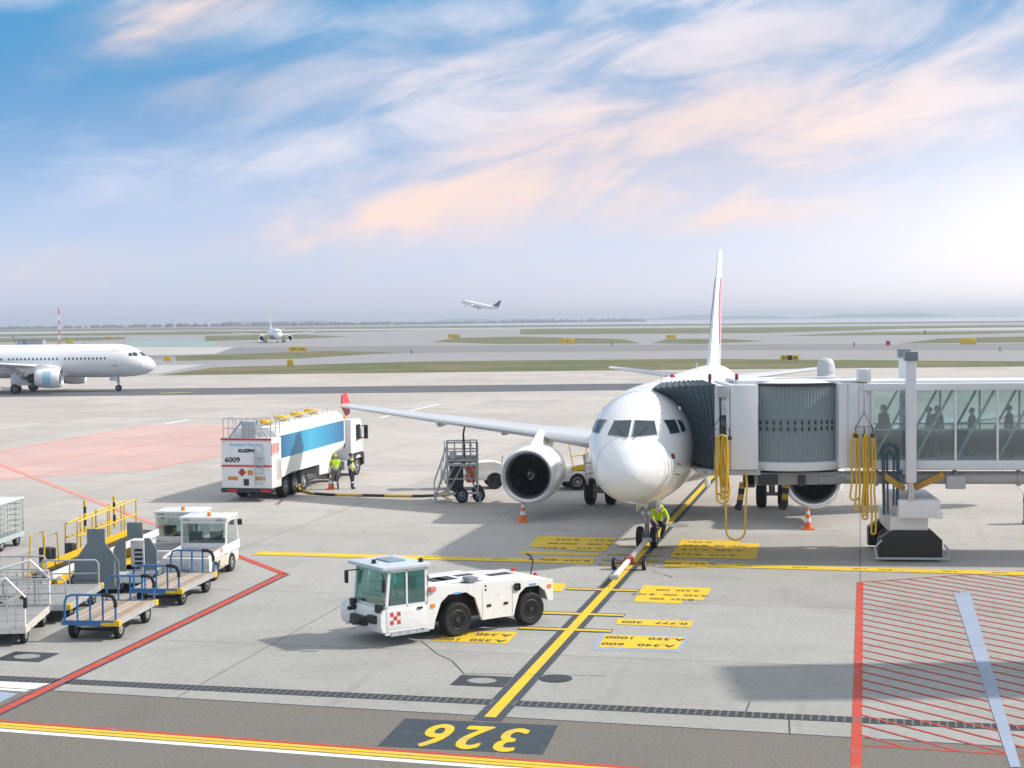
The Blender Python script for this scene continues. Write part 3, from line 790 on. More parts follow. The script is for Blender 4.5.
# rotunda with slatted curtain
cx, cy, RR = 9.68, 53.95, 1.98
m = MB(); ring = []
NS = 27; a0, a1 = radians(-90-46), radians(-90+46)
prof = []
for i in range(NS*4+1):
    q = a0+(a1-a0)*i/(NS*4); r = RR+(.015 if (i % 4) in (1, 2) else -.015); prof.append((cx+r*cos(q), cy+r*sin(q)))
m.loft([[V((x, y, 3.38)) for x, y in prof], [V((x, y, 5.95)) for x, y in prof]], False, False)
cur = B(m, 'slatted_curtain', curtain, ang=25)
m = MB()
for i in range(2, NS-1, 2):
    q = a0+(a1-a0)*(i+.5)/NS
    for z in (4.50, 4.72): m.box((cx+(RR+.03)*cos(q), cy+(RR+.03)*sin(q), z), (.05, .03, .13), rz=q+pi/2)
for v in m.bm.verts: v.co -= BR.location
m.build('latch', black, cur)
m = MB(); m.lathe([(RR+.10, 3.08), (RR+.12, 3.12), (RR+.12, 3.32), (RR+.04, 3.37), (.2, 3.37)], (cx, cy, 0), (0, 0, 1), 48); m.lathe([(1.2, 2.7), (1.5, 3.08)], (cx, cy, 0), (0, 0, 1), 32); B(m, 'rotunda_base', bridgew)
m = MB(); m.lathe([(RR+.07, 5.95), (RR+.09, 6.03), (RR-.0, 6.05)], (cx, cy, 0), (0, 0, 1), 48); B(m, 'curtain_rail', dark)
m = MB(); m.lathe([(RR+.02, 6.052), (RR-.15, 6.12), (.1, 6.18)], (cx, cy, 0), (0, 0, 1), 48)
m.bx(7.7, 11.4, 52.35, 55.4, 6.0, 6.14, .03); m.bx(11.2, 12.2, 52.3, 55.3, 6.05, 6.12, .02); m.tube([(9.0, 52.7, 6.2), (10.6, 52.9, 6.22), (11.7, 52.5, 6.2)], .025, 6); B(m, 'rotunda_roof', bridgew)
m = MB(); m.lathe([(.36, 6.12), (.36, 6.22), (.30, 6.26), (.30, 6.62), (.27, 6.74), (.18, 6.83), (.001, 6.86)], (10.95, 53.6, 0), (0, 0, 1), 24); m.lathe([(.315, 6.36), (.315, 6.42)], (10.95, 53.6, 0), (0, 0, 1), 24); B(m, 'roof_dome', mat('dome_grey', (.50, .51, .52), .5))
m = MB(); m.bx(11.72, 12.14, 51.9, 52.35, 6.08, 6.52, .03); B(m, 'junction_box', bridgew)
# cab
m = MB(); m.bx(7.38, 8.32, 51.92, 56.2, 3.14, 6.02, .04); B(m, 'cab_wall', bridgew)
m = MB(); m.bx(6.92, 7.38, 52.02, 56.0, 3.14, 5.95, .02); m.bx(6.86, 7.0, 51.95, 52.02, 3.14, 6.0); m.bx(7.24, 7.34, 51.96, 52.02, 3.2, 5.92); cabf = B(m, 'cab_front', bridgew)
m = MB(); m.bx(7.02, 7.24, 51.99, 52.015, 4.18, 5.0, .02); B(m, 'cab_window', glassdark)
m = MB(); m.bx(6.95, 7.30, 51.75, 51.95, 5.62, 6.0, .02); m.bx(7.02, 7.2, 51.72, 51.9, 5.2, 5.5, .03); B(m, 'control_box', lgrey)
m = MB(); m.tube([(7.02, 51.8, 5.6), (7.02, 51.78, 4.2)], .03, 6); m.tube([(7.0, 51.8, 4.85), (7.14, 51.8, 4.5)], .02, 6); m.box((7.1, 51.8, 5.33), (.16, .14, .2), bevel=.03); B(m, 'lamp_arm', black)
for x, y in ((6.85, 53.2), (7.75, 53.0)):
    m = MB(); m.cyl((x, y, 6.0), (x, y, 6.18), .05, n=10); m.cyl((x, y, 6.18), (x, y, 6.36), .065, .05, 12); B(m, 'warning_lamp', mat('dull_red_lens', (.22, .03, .03), .35))
m = MB(); m.bx(6.6, 8.4, 51.98, 56.0, 2.95, 3.13, .02); m.bx(6.3, 6.6, 52.6, 56.0, 3.0, 3.12, .02); B(m, 'cab_floor', lgrey)
# pleated hood between the cab and the fuselage
def jl(a, phi, off=.05):
    p = fpt(a, phi, off); A = V((sin(TH), cos(TH), 0)); S = V((-cos(TH), sin(TH), 0))
    return nose + A*p.x + S*p.y + V((0, 0, p.z))
def hoodprof_plane():
    P = []
    for i in range(13): P.append(jl(3.42+.83*i/12, pi+radians(12)-radians(92)*i/12))   # up the near side
    for i in range(1, 9): P.append(jl(4.25+2.6*i/8, pi-radians(80)))
    for i in range(1, 9): P.append(jl(6.85, pi-radians(80)+radians(92)*i/8))
    return P
def hoodprof_cab():
    P = []
    for i in range(13): P.append(V((6.92, 52.0, 3.15+2.88*i/12)))
    for i in range(1, 9): P.append(V((6.92, 52.0+4.0*i/8, 6.03)))
    for i in range(1, 9): P.append(V((6.92, 56.0, 6.03-2.88*i/8)))
    return P
pa, pb = hoodprof_plane(), hoodprof_cab()
ctr = V((6.4, 54.2, 4.4)); rings = []
NP = 10
for i in range(NP*2+1):
    t = i/(NP*2); R = []
    for k, (a, b) in enumerate(zip(pa, pb)):
        p = a.lerp(b, t)
        bul = .04*sin(pi*t)
        out = (.075 if i % 2 else -.045)*(1 if k < 12 else .5) if 0 < i < NP*2 else 0
        dvv = V((0, -1, 0)) if k < 12 else (V((0, -.5, .8)) if k == 12 else (V((0, 0, 1)) if k < 20 else V((0, 1, 0))))
        R.append(p+dvv*(out+bul))
    rings.append(R)
m = MB(); m.loft(rings, False, False); B(m, 'pleated_hood', hood, ang=15)
BROT[0] = radians(-6.5)
# lifting columns
for y in (51.62, 55.62):
    xo = .32 if y > 53 else 0
    m = MB(); m.bx(13.22+xo, 13.55+xo, y-.16, y+.16, 2.72, 6.95, .02); c = B(m, 'lift_column', bridgew)
    for nm, mm, dims in (('column_cap', greyp, (13.17+xo, 13.60+xo, y-.21, y+.21, 6.80, 7.10)),):
        q = MB().bx(*dims, .02)
        B(q, nm, mm, c)
    q = MB(); q.cyl((13.385+xo, y, 2.72), (13.385+xo, y, 2.1), .11, n=14)
    B(q, 'lift_screw', steel, c)
m = MB(); m.bx(13.15, 13.62, 51.75, 55.5, 2.98, 3.10); B(m, 'cross_beam', lgrey)
# carriage
m = MB(); m.bx(12.98, 14.35, 51.55, 55.4, 1.52, 2.12, .03); m.bx(12.75, 14.0, 51.9, 55.2, .95, 1.52, .03); m.bx(14.2, 14.42, 51.52, 51.8, 1.5, 1.72, .02); B(m, 'carriage_body', bridgew)
for x0, x1 in ((12.35, 14.5),):
    m = MB(); m.prism([(0, 0), (2.1, 0), (2.1, .62), (1.75, .95), (.45, .95), (0, .62)], (12.36, 52.35, .12), (1, 0, 0), (0, 0, 1), .5)
    m.prism([(0, 0), (2.1, 0), (2.1, .62), (1.75, .95), (.45, .95), (0, .62)], (12.36, 55.3, .12), (1, 0, 0), (0, 0, 1), .5); B(m, 'wheel_guard', black)
for y in (52.6, 54.8):
    for x in (12.95, 13.95): 
        w = wheel(BR, RT((x, y, .48))-BR.location, .48, .36, RT((x, y+1, 0))-RT((x, y, 0)))
m = MB(); m.tube([(12.3, 51.7, .12), (12.22, 51.75, .5), (12.45, 51.75, .75)], .04, 6); m.tube([(12.2, 51.65, .14), (14.65, 51.65, .14)], .045, 6); m.tube([(14.6, 51.7, .12), (14.68, 51.75, .4), (14.5, 51.75, .6)], .04, 6); B(m, 'bump_rail', galv)
m = MB(); m.tube([(12.55, 51.9, 1.6), (12.5, 51.8, 3.7), (12.58, 51.8, 3.92), (12.75, 51.8, 3.98), (12.95, 51.8, 3.9), (13.0, 51.85, 3.7), (12.98, 51.9, 1.9)], .055, 8); m.tube([(12.68, 51.95, 1.6), (12.64, 51.85, 3.6), (12.75, 51.85, 3.75), (12.86, 51.85, 3.6), (12.86, 51.9, 1.9)], .035, 8); B(m, 'control_cable', mat('dark_blue_cable', (.04, .08, .12), .6))
m = MB()
for a, b in (((12.5, 52.0, 2.95), (13.2, 51.9, 2.45)), ((13.55, 51.9, 2.5), (14.5, 52.0, 2.95))): 
    A_, B_ = V(a), V(b); d = (B_-A_); m.box((A_+B_)/2, (d.length, .3, .20), rot=Matrix.Rotation(-atan2(d.z, d.x), 3, 'Y'), bevel=.02)
B(m, 'slewing_arm', mat('ochre_paint', (.45, .26, .03), .5, dirt=.5))
# service pipes under the floor
m = MB(); m.cyl((11.0, 52.4, 2.80), (40, 52.4, 2.80), .22, n=16)
for x in (12.3, 14.9, 17.0, 20, 24): m.cyl((x, 52.4, 2.8), (x+.1, 52.4, 2.8), .28, n=16); m.bx(x, x+.1, 52.35, 52.45, 2.9, 3.12)
m.bx(14.6, 15.25, 51.95, 52.2, 2.45, 2.9, .06); B(m, 'service_pipe', lgrey)
BROT[0] = 0
m = MB(); m.bx(8.0, 11.2, 52.2, 53.4, 2.58, 3.0, .03); m.bx(10.4, 12.0, 52.15, 52.5, 2.62, 2.86, .02); B(m, 'under_beam', mat('mid_grey_paint', (.27, .28, .28), .5, dirt=.3))
m = MB(); m.bx(7.9, 8.25, 52.2, 52.7, 2.5, 2.98, .03); m.bx(8.35, 9.0, 52.1, 52.25, 2.6, 2.95, .02); m.bx(9.7, 9.95, 52.1, 52.25, 2.55, 2.9, .02); B(m, 'drive_box', dark)
m = MB(); m.bx(40, 44, 47.5, 53, 0, 6.3, .05); B(m, 'support_tower', bridgew)
# safety bumpers hanging under the cab
m = MB()
for x in (8.0, 9.55):
    for k in range(4): m.cyl((x-.03*k, 53.4, 2.55-.2*k), (x-.03*(k+1), 53.4, 2.55-.2*(k+1)), .11, n=10, m=k % 2)
    m.cyl((x-.12, 53.4, 1.75), (x-.2, 53.4, 1.6), .13, n=10, m=1)
B(m, 'striped_bumper', [cabley, black])

def coil(name, x, y, ztop, loops, label, hook=True):
    t = thing(name, (x, y, 0), 0, label, 'cable', 'yellow ground power cables hanging on the bridge')
    m = MB()
    for (dx, w, zb, dy) in loops:
        pts = [(dx-w*.3, dy, ztop)]+[(dx-w*(.3+.2*i/5), dy, ztop+(zb+w/2-ztop)*i/5) for i in range(1, 5)]
        for i in range(11):
            q = pi+pi*i/10; pts.append((dx+w/2*cos(q)*(1.05), dy, zb+w/2+w/2*sin(q)))
        pts += [(dx+w*(.3+.2*i/5), dy, ztop+(zb+w/2-ztop)*i/5) for i in range(4, 0, -1)]+[(dx+w*.3, dy, ztop)]
        for i in range(1, 6):
            q = pi*i/6; pts.append((dx+w*.3*cos(q), dy, ztop+w*.3*sin(q)))
        ph = dx*31+zb*7
        pts = [(x+.035*sin(z*3.1+ph)*(1 if z < ztop-.15 else 0), y_+.03*cos(z*2.3+ph), z) for x, y_, z in pts]
        m.tube(pts, .033, 7, closed=True)
    m.build('cable', cabley, t)
    if hook:
        q = MB(); q.tube([(.1, -.05, 2.6), (.14, -.06, 1.6)]+[(.46+.32*cos(pi+pi*i/8), -.06, 1.12+.32*sin(pi+pi*i/8)) for i in range(9)]+[(.80, -.05, 1.8), (.86, 0, 2.5), (.88, .35, 3.05)], .033, 7); q.build('hanging_loop', cabley, t)
    h = MB(); h.tube([(-.0, .02, ztop+1.35), (0, .02, ztop+.75)], .012, 5)
    h.tube([(-.28, .02, ztop+.3), (.28, .02, ztop+.3), (0, .02, ztop+.78)], .028, 6, closed=True)
    for dx in (-.28, 0, .28): h.tube([(dx, .02, ztop+.3), (dx, .0, ztop)], .02, 5); h.box((dx, 0, ztop), (.14, .12, .12), bevel=.02)
    h.build('hanger', dark, t)
    return t
coil('hanging_cable', 7.02, 51.62, 4.25, [(-.12, .16, 2.35, 0), (.05, .12, 2.2, -.05), (.14, .22, 2.4, .03), (.02, .38, 2.05, -.1), (.0, .1, 2.6, .05), (.10, .26, 2.25, -.08)], 'yellow power cable looped on the hook by the bridge cab window')
coil('hanging_cable', 11.83, 51.62, 4.28, [(-.22, .14, 1.75, 0), (.02, .10, 1.6, -.04), (.04, .16, 1.45, .03), (.3, .14, .95, -.02), (.1, .1, 1.9, .03), (-.3, .3, 2.1, .05)], 'yellow power cable looped on the triangular hanger beside the glass tunnel', False)

# raised walkway of the terminal beside us: its shadow falls on the hatched box
m = thing('raised_walkway', (22, 35, 0), 0, 'grey raised walkway on columns beside the stand', 'walkway')
MB().bx(-8.5, 25, -1.7, 1.7, 4.6, 7.4, .05).build('gallery', lgrey, m)
for x in (-6, 4, 14): MB().bx(x-.3, x+.3, -.3, .3, 0, 4.6, .02).build('column', lgrey, m)
# ------------------------------------------------------------------ pushback tractor (local x from the front to the back, near side = -y)
tugw = mat('tug_white_paint', (.79, .785, .765), .38, var=.06, scale=2.0, dirt=.38, dirtcol=(.22, .19, .16), coat=.2)
TUGA = radians(36)
tc_ = at(386, 636, .32)
TUG = thing('aircraft_tug', (tc_.x, tc_.y, 0), TUGA, 'white low aircraft tug with green glazed cab standing in the foreground', 'aircraft tug')
W_ = 2.05; LEN = 5.35
def arch(x0, r, z0, n=5): return None
def tug_side(y, flip):
    # side plate outline with octagonal wheel openings
    out = [(0, .32), (1.45, .32), (1.50, .55), (1.68, .98), (1.92, 1.16), (2.48, 1.16), (2.76, .98), (2.94, .45), (2.98, .36), (4.02, .36), (4.05, .50), (4.2, .92), (4.42, 1.08), (4.85, 1.08), (5.08, .9), (5.18, .62), (LEN, .62), (LEN, 1.20), (4.5, 1.27), (1.32, 1.42), (1.27, .98), (0, .98)]
    return out
m = MB()
po = tug_side(0, 0)
m.prism(po, (0, .07, 0), (1, 0, 0), (0, 0, 1), .07); m.prism(po, (0, W_, 0), (1, 0, 0), (0, 0, 1), .07)
m.build('side_plate', tugw, TUG)
m = MB(); m.prism([(1.25, 1.17), (LEN-.01, 1.17), (LEN-.01, 1.19), (4.5, 1.255), (1.33, 1.40), (1.28, 1.3)], (0, W_-.074, 0), (1, 0, 0), (0, 0, 1), W_-.148); m.build('deck', tugw, TUG)
m = MB(); m.bx(.0, 1.42, .075, W_-.075, .345, .955, .01); m.build('cab_floor', tugw, TUG)
m = MB(); m.bx(5.2, LEN-.008, .075, W_-.075, .64, 1.165, .01); m.build('tail_panel', tugw, TUG)
m = MB(); m.bx(1.43, 5.19, .42, W_-.42, .40, 1.165); m.build('chassis', black, TUG)
m = MB(); m.prism([(0, .40), (0, .98), (-.06, .98), (-.14, .86), (-.14, .55), (-.08, .40)], (0, W_-.002, 0), (1, 0, 0), (0, 0, 1), W_-.004); m.build('front_bumper', tugw, TUG)
m = MB(); m.bx(1.45, 3.4, .35, W_-.35, 1.36, 1.44, .03); m.bx(3.55, 5.0, .25, W_-.25, 1.2, 1.30, .04); m.build('engine_cover', white, TUG)
m = MB()
for x in (2.0, 2.3): m.box((x, .75, 1.445), (.5, .55, .01))
m.box((3.0, .9, 1.44), (.55, .25, .012)); m.box((4.3, 1.1, 1.305), (.7, .3, .012)); m.build('vent', dark, TUG)
m = MB(); m.bx(2.65, 2.95, .12, .45, 1.36, 1.50, .03); m.bx(1.5, 2.1, 1.4, 1.9, 1.42, 1.48, .02); m.build('deck_fitting', greyp, TUG)
# cab
CW = 1.62; CX = .82
m = MB()
P0 = [(-.02, .98), (1.52, .98)]
for x, y, w in ((0, 0, .07), (1.19, 0, .07), (0, CW-.06, .07), (1.19, CW-.06, .07), (.62, 0, .045)):
    tilt = .10 if x == 0 else 0
    m.loft([[V((x, y, .98)), V((x+w, y, .98)), V((x+w, y+.06, .98)), V((x, y+.06, .98))], [V((x+tilt, y, 1.98)), V((x+w+tilt, y, 1.98)), V((x+w+tilt, y+.06, 1.98)), V((x+tilt, y+.06, 1.98))]])
m.bx(.0, 1.26, 0, .05, .98, 1.06); m.bx(.1, 1.26, 0, .05, 1.90, 1.98); m.bx(.02, .07, .06, CW, .98, 1.04); m.build('cab_frame', tugw, TUG)
m = MB(); m.box((.62, CW/2, 2.02), (1.46, CW+.16, .10), bevel=.03); rf = m.build('cab_roof', mat('pale_blue_grey_roof', (.52, .58, .63), .4, dirt=.15), TUG)
m = MB(); m.box((.72, CW/2+.1, 2.085), (.5, .7, .05), bevel=.015); m.build('roof_hatch', mat('hatch_glass', (.20, .27, .32), .2), rf)
m = MB()
for x, y in ((.12, .75), (1.2, .2)): m.cyl((x, y, 2.07), (x, y, 2.17), .07, .05, 12)
m.build('roof_lamp', black, rf)
m = MB(); m.box((.66, .03, 1.48), (1.05, .012, .83)); m.build('side_window', greenglass, TUG, 0)
m = MB(); m.box((.66, CW-.03, 1.48), (1.05, .012, .83)); m.build('side_window', greenglass, TUG, 0)
m = MB(); m.prism([(.07, 1.05), (CW-.07, 1.05), (CW-.07, 1.93), (.07, 1.93)], (.02, 0, 0), (0, 1, 0), (.1/.95*.0, 0, 1), .012)
for v in m.bm.verts: v.co.x += (v.co.z-1.0)*.1
m.build('windscreen', greenglass, TUG, 0)
m = MB(); m.box((1.22, CW/2, 1.48), (.012, CW-.14, .8)); m.build('rear_window', greenglass, TUG, 0)
m = MB(); m.box((.85, .55, 1.10), (.45, .5, .14), bevel=.04); m.box((1.08, .55, 1.38), (.12, .48, .6), bevel=.05); m.build('seat', black, TUG)
m = MB(); m.box((.28, .8, 1.1), (.3, 1.3, .2), bevel=.04); m.tube([V((.55+.0*q, .55+.17*cos(q), 1.28+.14*sin(q))) for q in [2*pi*i/16 for i in range(16)]], .018, 6, closed=True); m.cyl((.3, .55, 1.1), (.54, .55, 1.27), .02); m.build('dashboard', dark, TUG)
m = MB(); m.bx(.03, 1.22, -.012, .0, .46, .97, .004); m.bx(.05, 1.2, -.02, -.012, .40, .45); dr = m.build('door', tugw, TUG)
m = MB(); m.box((1.02, -.03, .93), (.16, .03, .05), bevel=.01); m.build('handle', black, dr)
m = MB()
for i in range(3):
    for j in range(3):
        if (i+j) % 2 == 0: m.bx(.12+i*.105, .225+i*.105, -.0165, -.0125, .58+j*.105, .685+j*.105)
m.build('door_emblem', red, dr, 0)
m = MB()
for x in (.25, .5, .75, 1.0, 1.15): m.bx(x-.1, x+.1, -.06, 0, .33, .37)
m.bx(.1, 1.25, -.10, 0, .30, .335); m.build('step', galv, TUG)
m = MB(); m.box((-.12, .35, .72), (.3, .3, .2)); m.bx(-.28, -.13, .65, 1.35, .50, .74, .03); m.tube([(-.25, .8, .6), (-.5, .8, .6)], .06, 8); m.tube([(-.48, .65, .62), (-.48, .95, .62)], .05, 8); m.build('coupling', dark, TUG)
m = MB()
for y in (.18, 1.45): m.box((-.1, y, 1.0), (.14, .2, .2), bevel=.03)
m.build('headlamp', black, TUG)
m = MB()
for y in (-.12, CW+.14): m.box((-.12, y, 1.62), (.07, .13, .34), bevel=.03); m.tube([(.05, y*.6+.3, 1.85), (-.1, y, 1.78)], .018, 6)
m.build('mirror', black, TUG)
m = MB(); m.box((-.05, 1.3, .88), (.6, .1, .1), bevel=.02); m.build('wiper_box', black, TUG)
m = MB(); m.box((1.42, -.008, .92), (.13, .014, .10)); m.box((5.22, -.008, 1.02), (.12, .014, .10)); m.build('side_reflector', lampo, TUG, 0)
m = MB(); m.box((2.2, -.006, 1.165), (.2, .012, .05)); m.box((4.65, -.006, 1.13), (.22, .012, .05)); m.build('side_marker', mat('blue_marker', (.15, .35, .62), .4), TUG, 0)
m = MB()
for x in (3.2, 3.75): m.box((x, -.006, .72), (.14, .012, .07))
for z in (1.2, 1.3): m.box((3.1, -.004, z-.05), (.05, .01, .05))
m.box((4.12, -.004, 1.12), (.2, .03, .2), bevel=.06); m.build('side_handle', black, TUG)
m = MB(); m.bx(2.98, 3.0, -.003, 0, .4, 1.2); m.bx(3.96, 3.98, -.003, 0, .4, 1.15); m.build('panel_seam', lgrey, TUG, 0)
m = MB(); m.box((1.40, -.02, 1.36), (.2, .12, .14), bevel=.04); m.build('marker_lamp', mat('pink_red_lens', (.7, .2, .17), .3), TUG)
m = MB(); m.box((4.95, 1.3, 1.33), (.1, .1, .1), bevel=.03); m.cyl((5.0, .35, 1.25), (5.0, .35, 1.36), .05); m.build('tail_lamp', lampr, TUG)
m = MB(); m.tube([(5.02, .6, 1.25), (5.12, .6, 1.62), (5.06, .6, 1.78)], .022, 6); m.tube([(5.06, .6, 1.78), (4.92, .62, 1.86)], .03, 6); m.tube([(5.06, .5, 1.70), (5.06, .7, 1.70)], .02, 6); m.build('hitch_lever', dark, TUG)
m = MB(); m.cyl((1.42, .3, 1.40), (1.42, .3, 1.62), .05, n=10); m.sphere((1.42, .3, 1.64), .075); m.build('exhaust', black, TUG)
for x in (2.22, 4.62):
    for y in (.17, W_-.17): wheel(TUG, (x, y, .455), .455, .34, rimm=dark, rimr=.58)

# ------------------------------------------------------------------ fuel tanker (local x from the tail to the front, near side = -y)
p0, p1 = at(219.5, 490, .45), at(272, 492.5, .45)
TD = V((.223, .975, 0)); TKA = atan2(TD.y, TD.x)
TK = thing('fuel_tanker', (p1.x, p1.y, 0), TKA, 'long white and blue articulated fuel tanker parked beside the jet', 'fuel tanker')
TWD = 2.5
def tk_ring(x, z0, z1, y0=.03, y1=TWD-.03, r=.55, n=8):
    P = []
    for cx_, cz, a0 in ((y1-r, z0+r, -pi/2), (y1-r, z1-r, 0), (y0+r, z1-r, pi/2), (y0+r, z0+r, pi)):
        for i in range(n): P.append(V((x, cx_+r*cos(a0+pi/2*i/(n-1)), cz+r*sin(a0+pi/2*i/(n-1)))))
    return P
m = MB(); m.loft([tk_ring(.9, 1.3, 3.3), tk_ring(1.0, 1.25, 3.4), tk_ring(10.3, 1.4, 3.62), tk_ring(10.42, 1.5, 3.52)]); tank = m.build('tank', white, TK, 50)
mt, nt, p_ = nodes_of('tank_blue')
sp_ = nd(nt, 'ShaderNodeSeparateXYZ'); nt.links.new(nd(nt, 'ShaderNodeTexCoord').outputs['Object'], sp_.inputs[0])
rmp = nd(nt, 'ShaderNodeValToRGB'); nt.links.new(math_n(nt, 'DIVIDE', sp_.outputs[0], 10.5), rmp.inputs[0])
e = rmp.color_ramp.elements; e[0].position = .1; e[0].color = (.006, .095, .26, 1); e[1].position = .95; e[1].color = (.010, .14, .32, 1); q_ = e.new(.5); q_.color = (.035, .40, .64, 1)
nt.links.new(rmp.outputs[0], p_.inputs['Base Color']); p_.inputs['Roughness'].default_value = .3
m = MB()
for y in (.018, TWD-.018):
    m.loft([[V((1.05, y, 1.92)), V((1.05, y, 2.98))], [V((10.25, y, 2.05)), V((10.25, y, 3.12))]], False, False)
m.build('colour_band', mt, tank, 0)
m = MB(); m.prism([(.6, .95), (2.6, 1.15), (6.4, 1.15), (6.4, .62), (7.5, .62), (8.3, 1.5), (9.6, 1.75), (9.6, 2.0), (.6, 1.9)], (0, .05, 0), (1, 0, 0), (0, 0, 1), .05)
m.prism([(.6, .95), (2.6, 1.15), (6.4, 1.15), (6.4, .62), (7.5, .62), (8.3, 1.5), (9.6, 1.75), (9.6, 2.0), (.6, 1.9)], (0, TWD, 0), (1, 0, 0), (0, 0, 1), .05); m.build('side_skirt', white, TK)
m = MB(); m.bx(.05, 1.25, 0, TWD, .62, 2.95, .04); rear = m.build('rear_cabinet', white, TK)
m = MB(); m.bx(.02, .05, 0, TWD, 2.85, 2.95); m.bx(.02, .05, 0, TWD, 1.62, 1.70); m.build('red_stripe', red, rear, 0)
m = MB(); m.bx(.0, .3, -.02, TWD+.02, .42, .62, .03); m.build('rear_bumper', dark, TK)
m = MB(); 
for y in (.2, 1.85): m.bx(-.01, .0, y-.15, y+.35, .46, .58)
m.build('tail_lamp', lampr, TK, 0)
m = MB()
for y in (.35, 1.7): m.bx(.035, .05, y, y+.48, 1.0, 1.16)
m.bx(.035, .05, .95, 1.2, 1.24, 1.46); m.build('hazard_plate', mat('orange_plate', (.62, .24, .02), .45), rear, 0)
m = MB(); m.prism([(.2, 0), (0, .2), (-.2, 0), (0, -.2)], (.05, 1.48, 1.36), (0, 1, 0), (0, 0, 1), -.015)
for v in m.bm.verts: v.co.x = min(v.co.x, .05)
m.build('hazard_diamond', mat('dark_red_plate', (.42, .04, .04), .45), rear, 0)
m = MB(); 
exr, eyr = V((0, -1, 0)), V((0, 0, 1))
add_text(m, '6009', .32, (.042, 1.95, 1.93), exr, eyr, bold=.012, sx=1.2); add_text(m, 'KUZPM', .20, (.042, 1.25, 2.36), exr, eyr, bold=.02, sx=1.2); m.build('fleet_number', black, rear, 0)
m = MB(); add_text(m, 'Aviation Service', .22, (.042, 1.28, 2.64), exr, eyr, bold=.008, sx=1.15); m.build('lettering', mat('sky_blue_lettering', (.35, .55, .78), .5), rear, 0)
m = MB(); m.bx(.02, .05, 1.15, 1.40, .75, 1.05); m.build('hose_socket', dark, rear)
# ladder on the back
m = MB()
for y in (.42, .80): m.tube([(-.06, y, .75), (-.06, y, 2.35), (0.0, y, 2.55)], .025, 6)
for k in range(7): m.cyl((-.06, .42, .85+k*.24), (-.06, .80, .85+k*.24), .018, n=6)
m.bx(-.12, -.03, .40, .82, 1.7, 2.0); m.build('ladder', galv, TK)
m = MB()
for k in range(6): m.bx(.06+k*.16, .14+k*.16, -.008, -.002, 2.15+(k % 2)*.12, 2.7); 
m.build('warning_stripes', red, rear, 0)
# railings and roof hatches
m = MB()
for x in (.15, .75, 1.3):
    for y in (.08, TWD-.08): m.cyl((x, y, 2.95), (x, y, 3.85), .022, n=6)
for z in (3.4, 3.85):
    m.tube([(1.3, .08, z), (.15, .08, z), (.15, TWD-.08, z), (1.3, TWD-.08, z)], .022, 6)
for y in (.7, 1.25, 1.8): m.cyl((.15, y, 2.95), (.15, y, 3.85), .018, n=6)
m.tube([(.3, .3, 2.95), (.5, .9, 3.75)], .05, 6); m.tube([(.3, 2.2, 2.95), (.5, 1.6, 3.75)], .05, 6); m.bx(.3, .9, .9, 1.6, 2.95, 3.7, .03); m.build('platform_railing', galv, TK)
m = MB()
for y in (.55, TWD-.55):
    m.tube([(1.4, y, 3.62), (10.1, y, 3.84)], .028, 6)
    for k in range(12):
        x = 1.4+k*.78; m.cyl((x, y, 3.35+.022*x), (x, y, 3.60+.0253*x-.02), .018, n=6)
m.bx(1.4, 10.0, 1.0, 1.5, 3.44, 3.5)
for v in m.bm.verts: pass
m.build('catwalk', galv, tank)
m = MB()
for x in (2.2, 4.4, 6.6, 8.6): m.cyl((x, 1.25, 3.42+.022*x), (x, 1.25, 3.62+.022*x), .36, .33, 18); m.bx(x-.6, x+.6, .85, .9, 3.5+.022*x, 3.6+.022*x)
m.build('roof_hatch', yellow, tank)
m = MB(); m.bx(.6, 11.2, .75, .95, .85, 1.15); m.bx(.6, 11.2, 1.55, 1.75, .85, 1.15); m.bx(9.0, 13.4, .8, 1.7, .7, .95); m.build('chassis', dark, TK)
for x in (1.95, 3.15, 4.35):
    for y in (.24, TWD-.24): wheel(TK, (x, y, .52), .52, .40)
for x in (9.3, ):
    for y in (.26, TWD-.26): wheel(TK, (x, y, .52), .52, .46)
for y in (.22, TWD-.22): wheel(TK, (12.55, y, .52), .52, .34)
m = MB(); m.bx(7.9, 8.7, .2, 2.3, .5, 1.3, .05); m.bx(10.4, 11.3, .06, .6, .45, .95, .08); m.build('fuel_tank', galv, TK)
m = MB(); m.prism([(11.35, .95), (13.2, .95), (13.35, 1.2), (13.35, 1.75), (13.1, 2.95), (12.8, 3.05), (11.35, 3.05)], (0, TWD-.02, 0), (1, 0, 0), (0, 0, 1), TWD-.04); cb = m.build('cab', white, TK)
m = MB()
for y in (.012, TWD-.012): m.loft([[V((12.2, y, 1.85)), V((12.2, y, 2.75))], [V((13.12, y, 1.95)), V((12.95, y, 2.75))]], False, False)
m.build('side_window', glassdark, cb, 0)
m = MB(); m.bx(11.33, 11.35, .35, .85, 2.15, 2.6); m.bx(11.33, 11.35, 1.6, 2.1, 2.15, 2.6); m.bx(11.33, 11.35, .35, .8, 1.6, 1.85); m.build('rear_window', glassdark, cb, 0)
m = MB(); m.loft([[V((13.365, .2, 1.85)), V((13.365, TWD-.2, 1.85))], [V((13.13, .25, 2.9)), V((13.13, TWD-.25, 2.9))]], False, False); m.build('windscreen', glassdark, cb, 0)
m = MB()
for y in (-.22, TWD+.22): m.box((13.2, y, 2.3), (.12, .22, .75), bevel=.04); m.tube([(13.1, .02 if y < 0 else TWD-.02, 2.62), (13.2, y, 2.65)], .025, 6); m.tube([(13.1, .02 if y < 0 else TWD-.02, 2.0), (13.2, y, 1.95)], .025, 6)
m.build('mirror', black, cb)
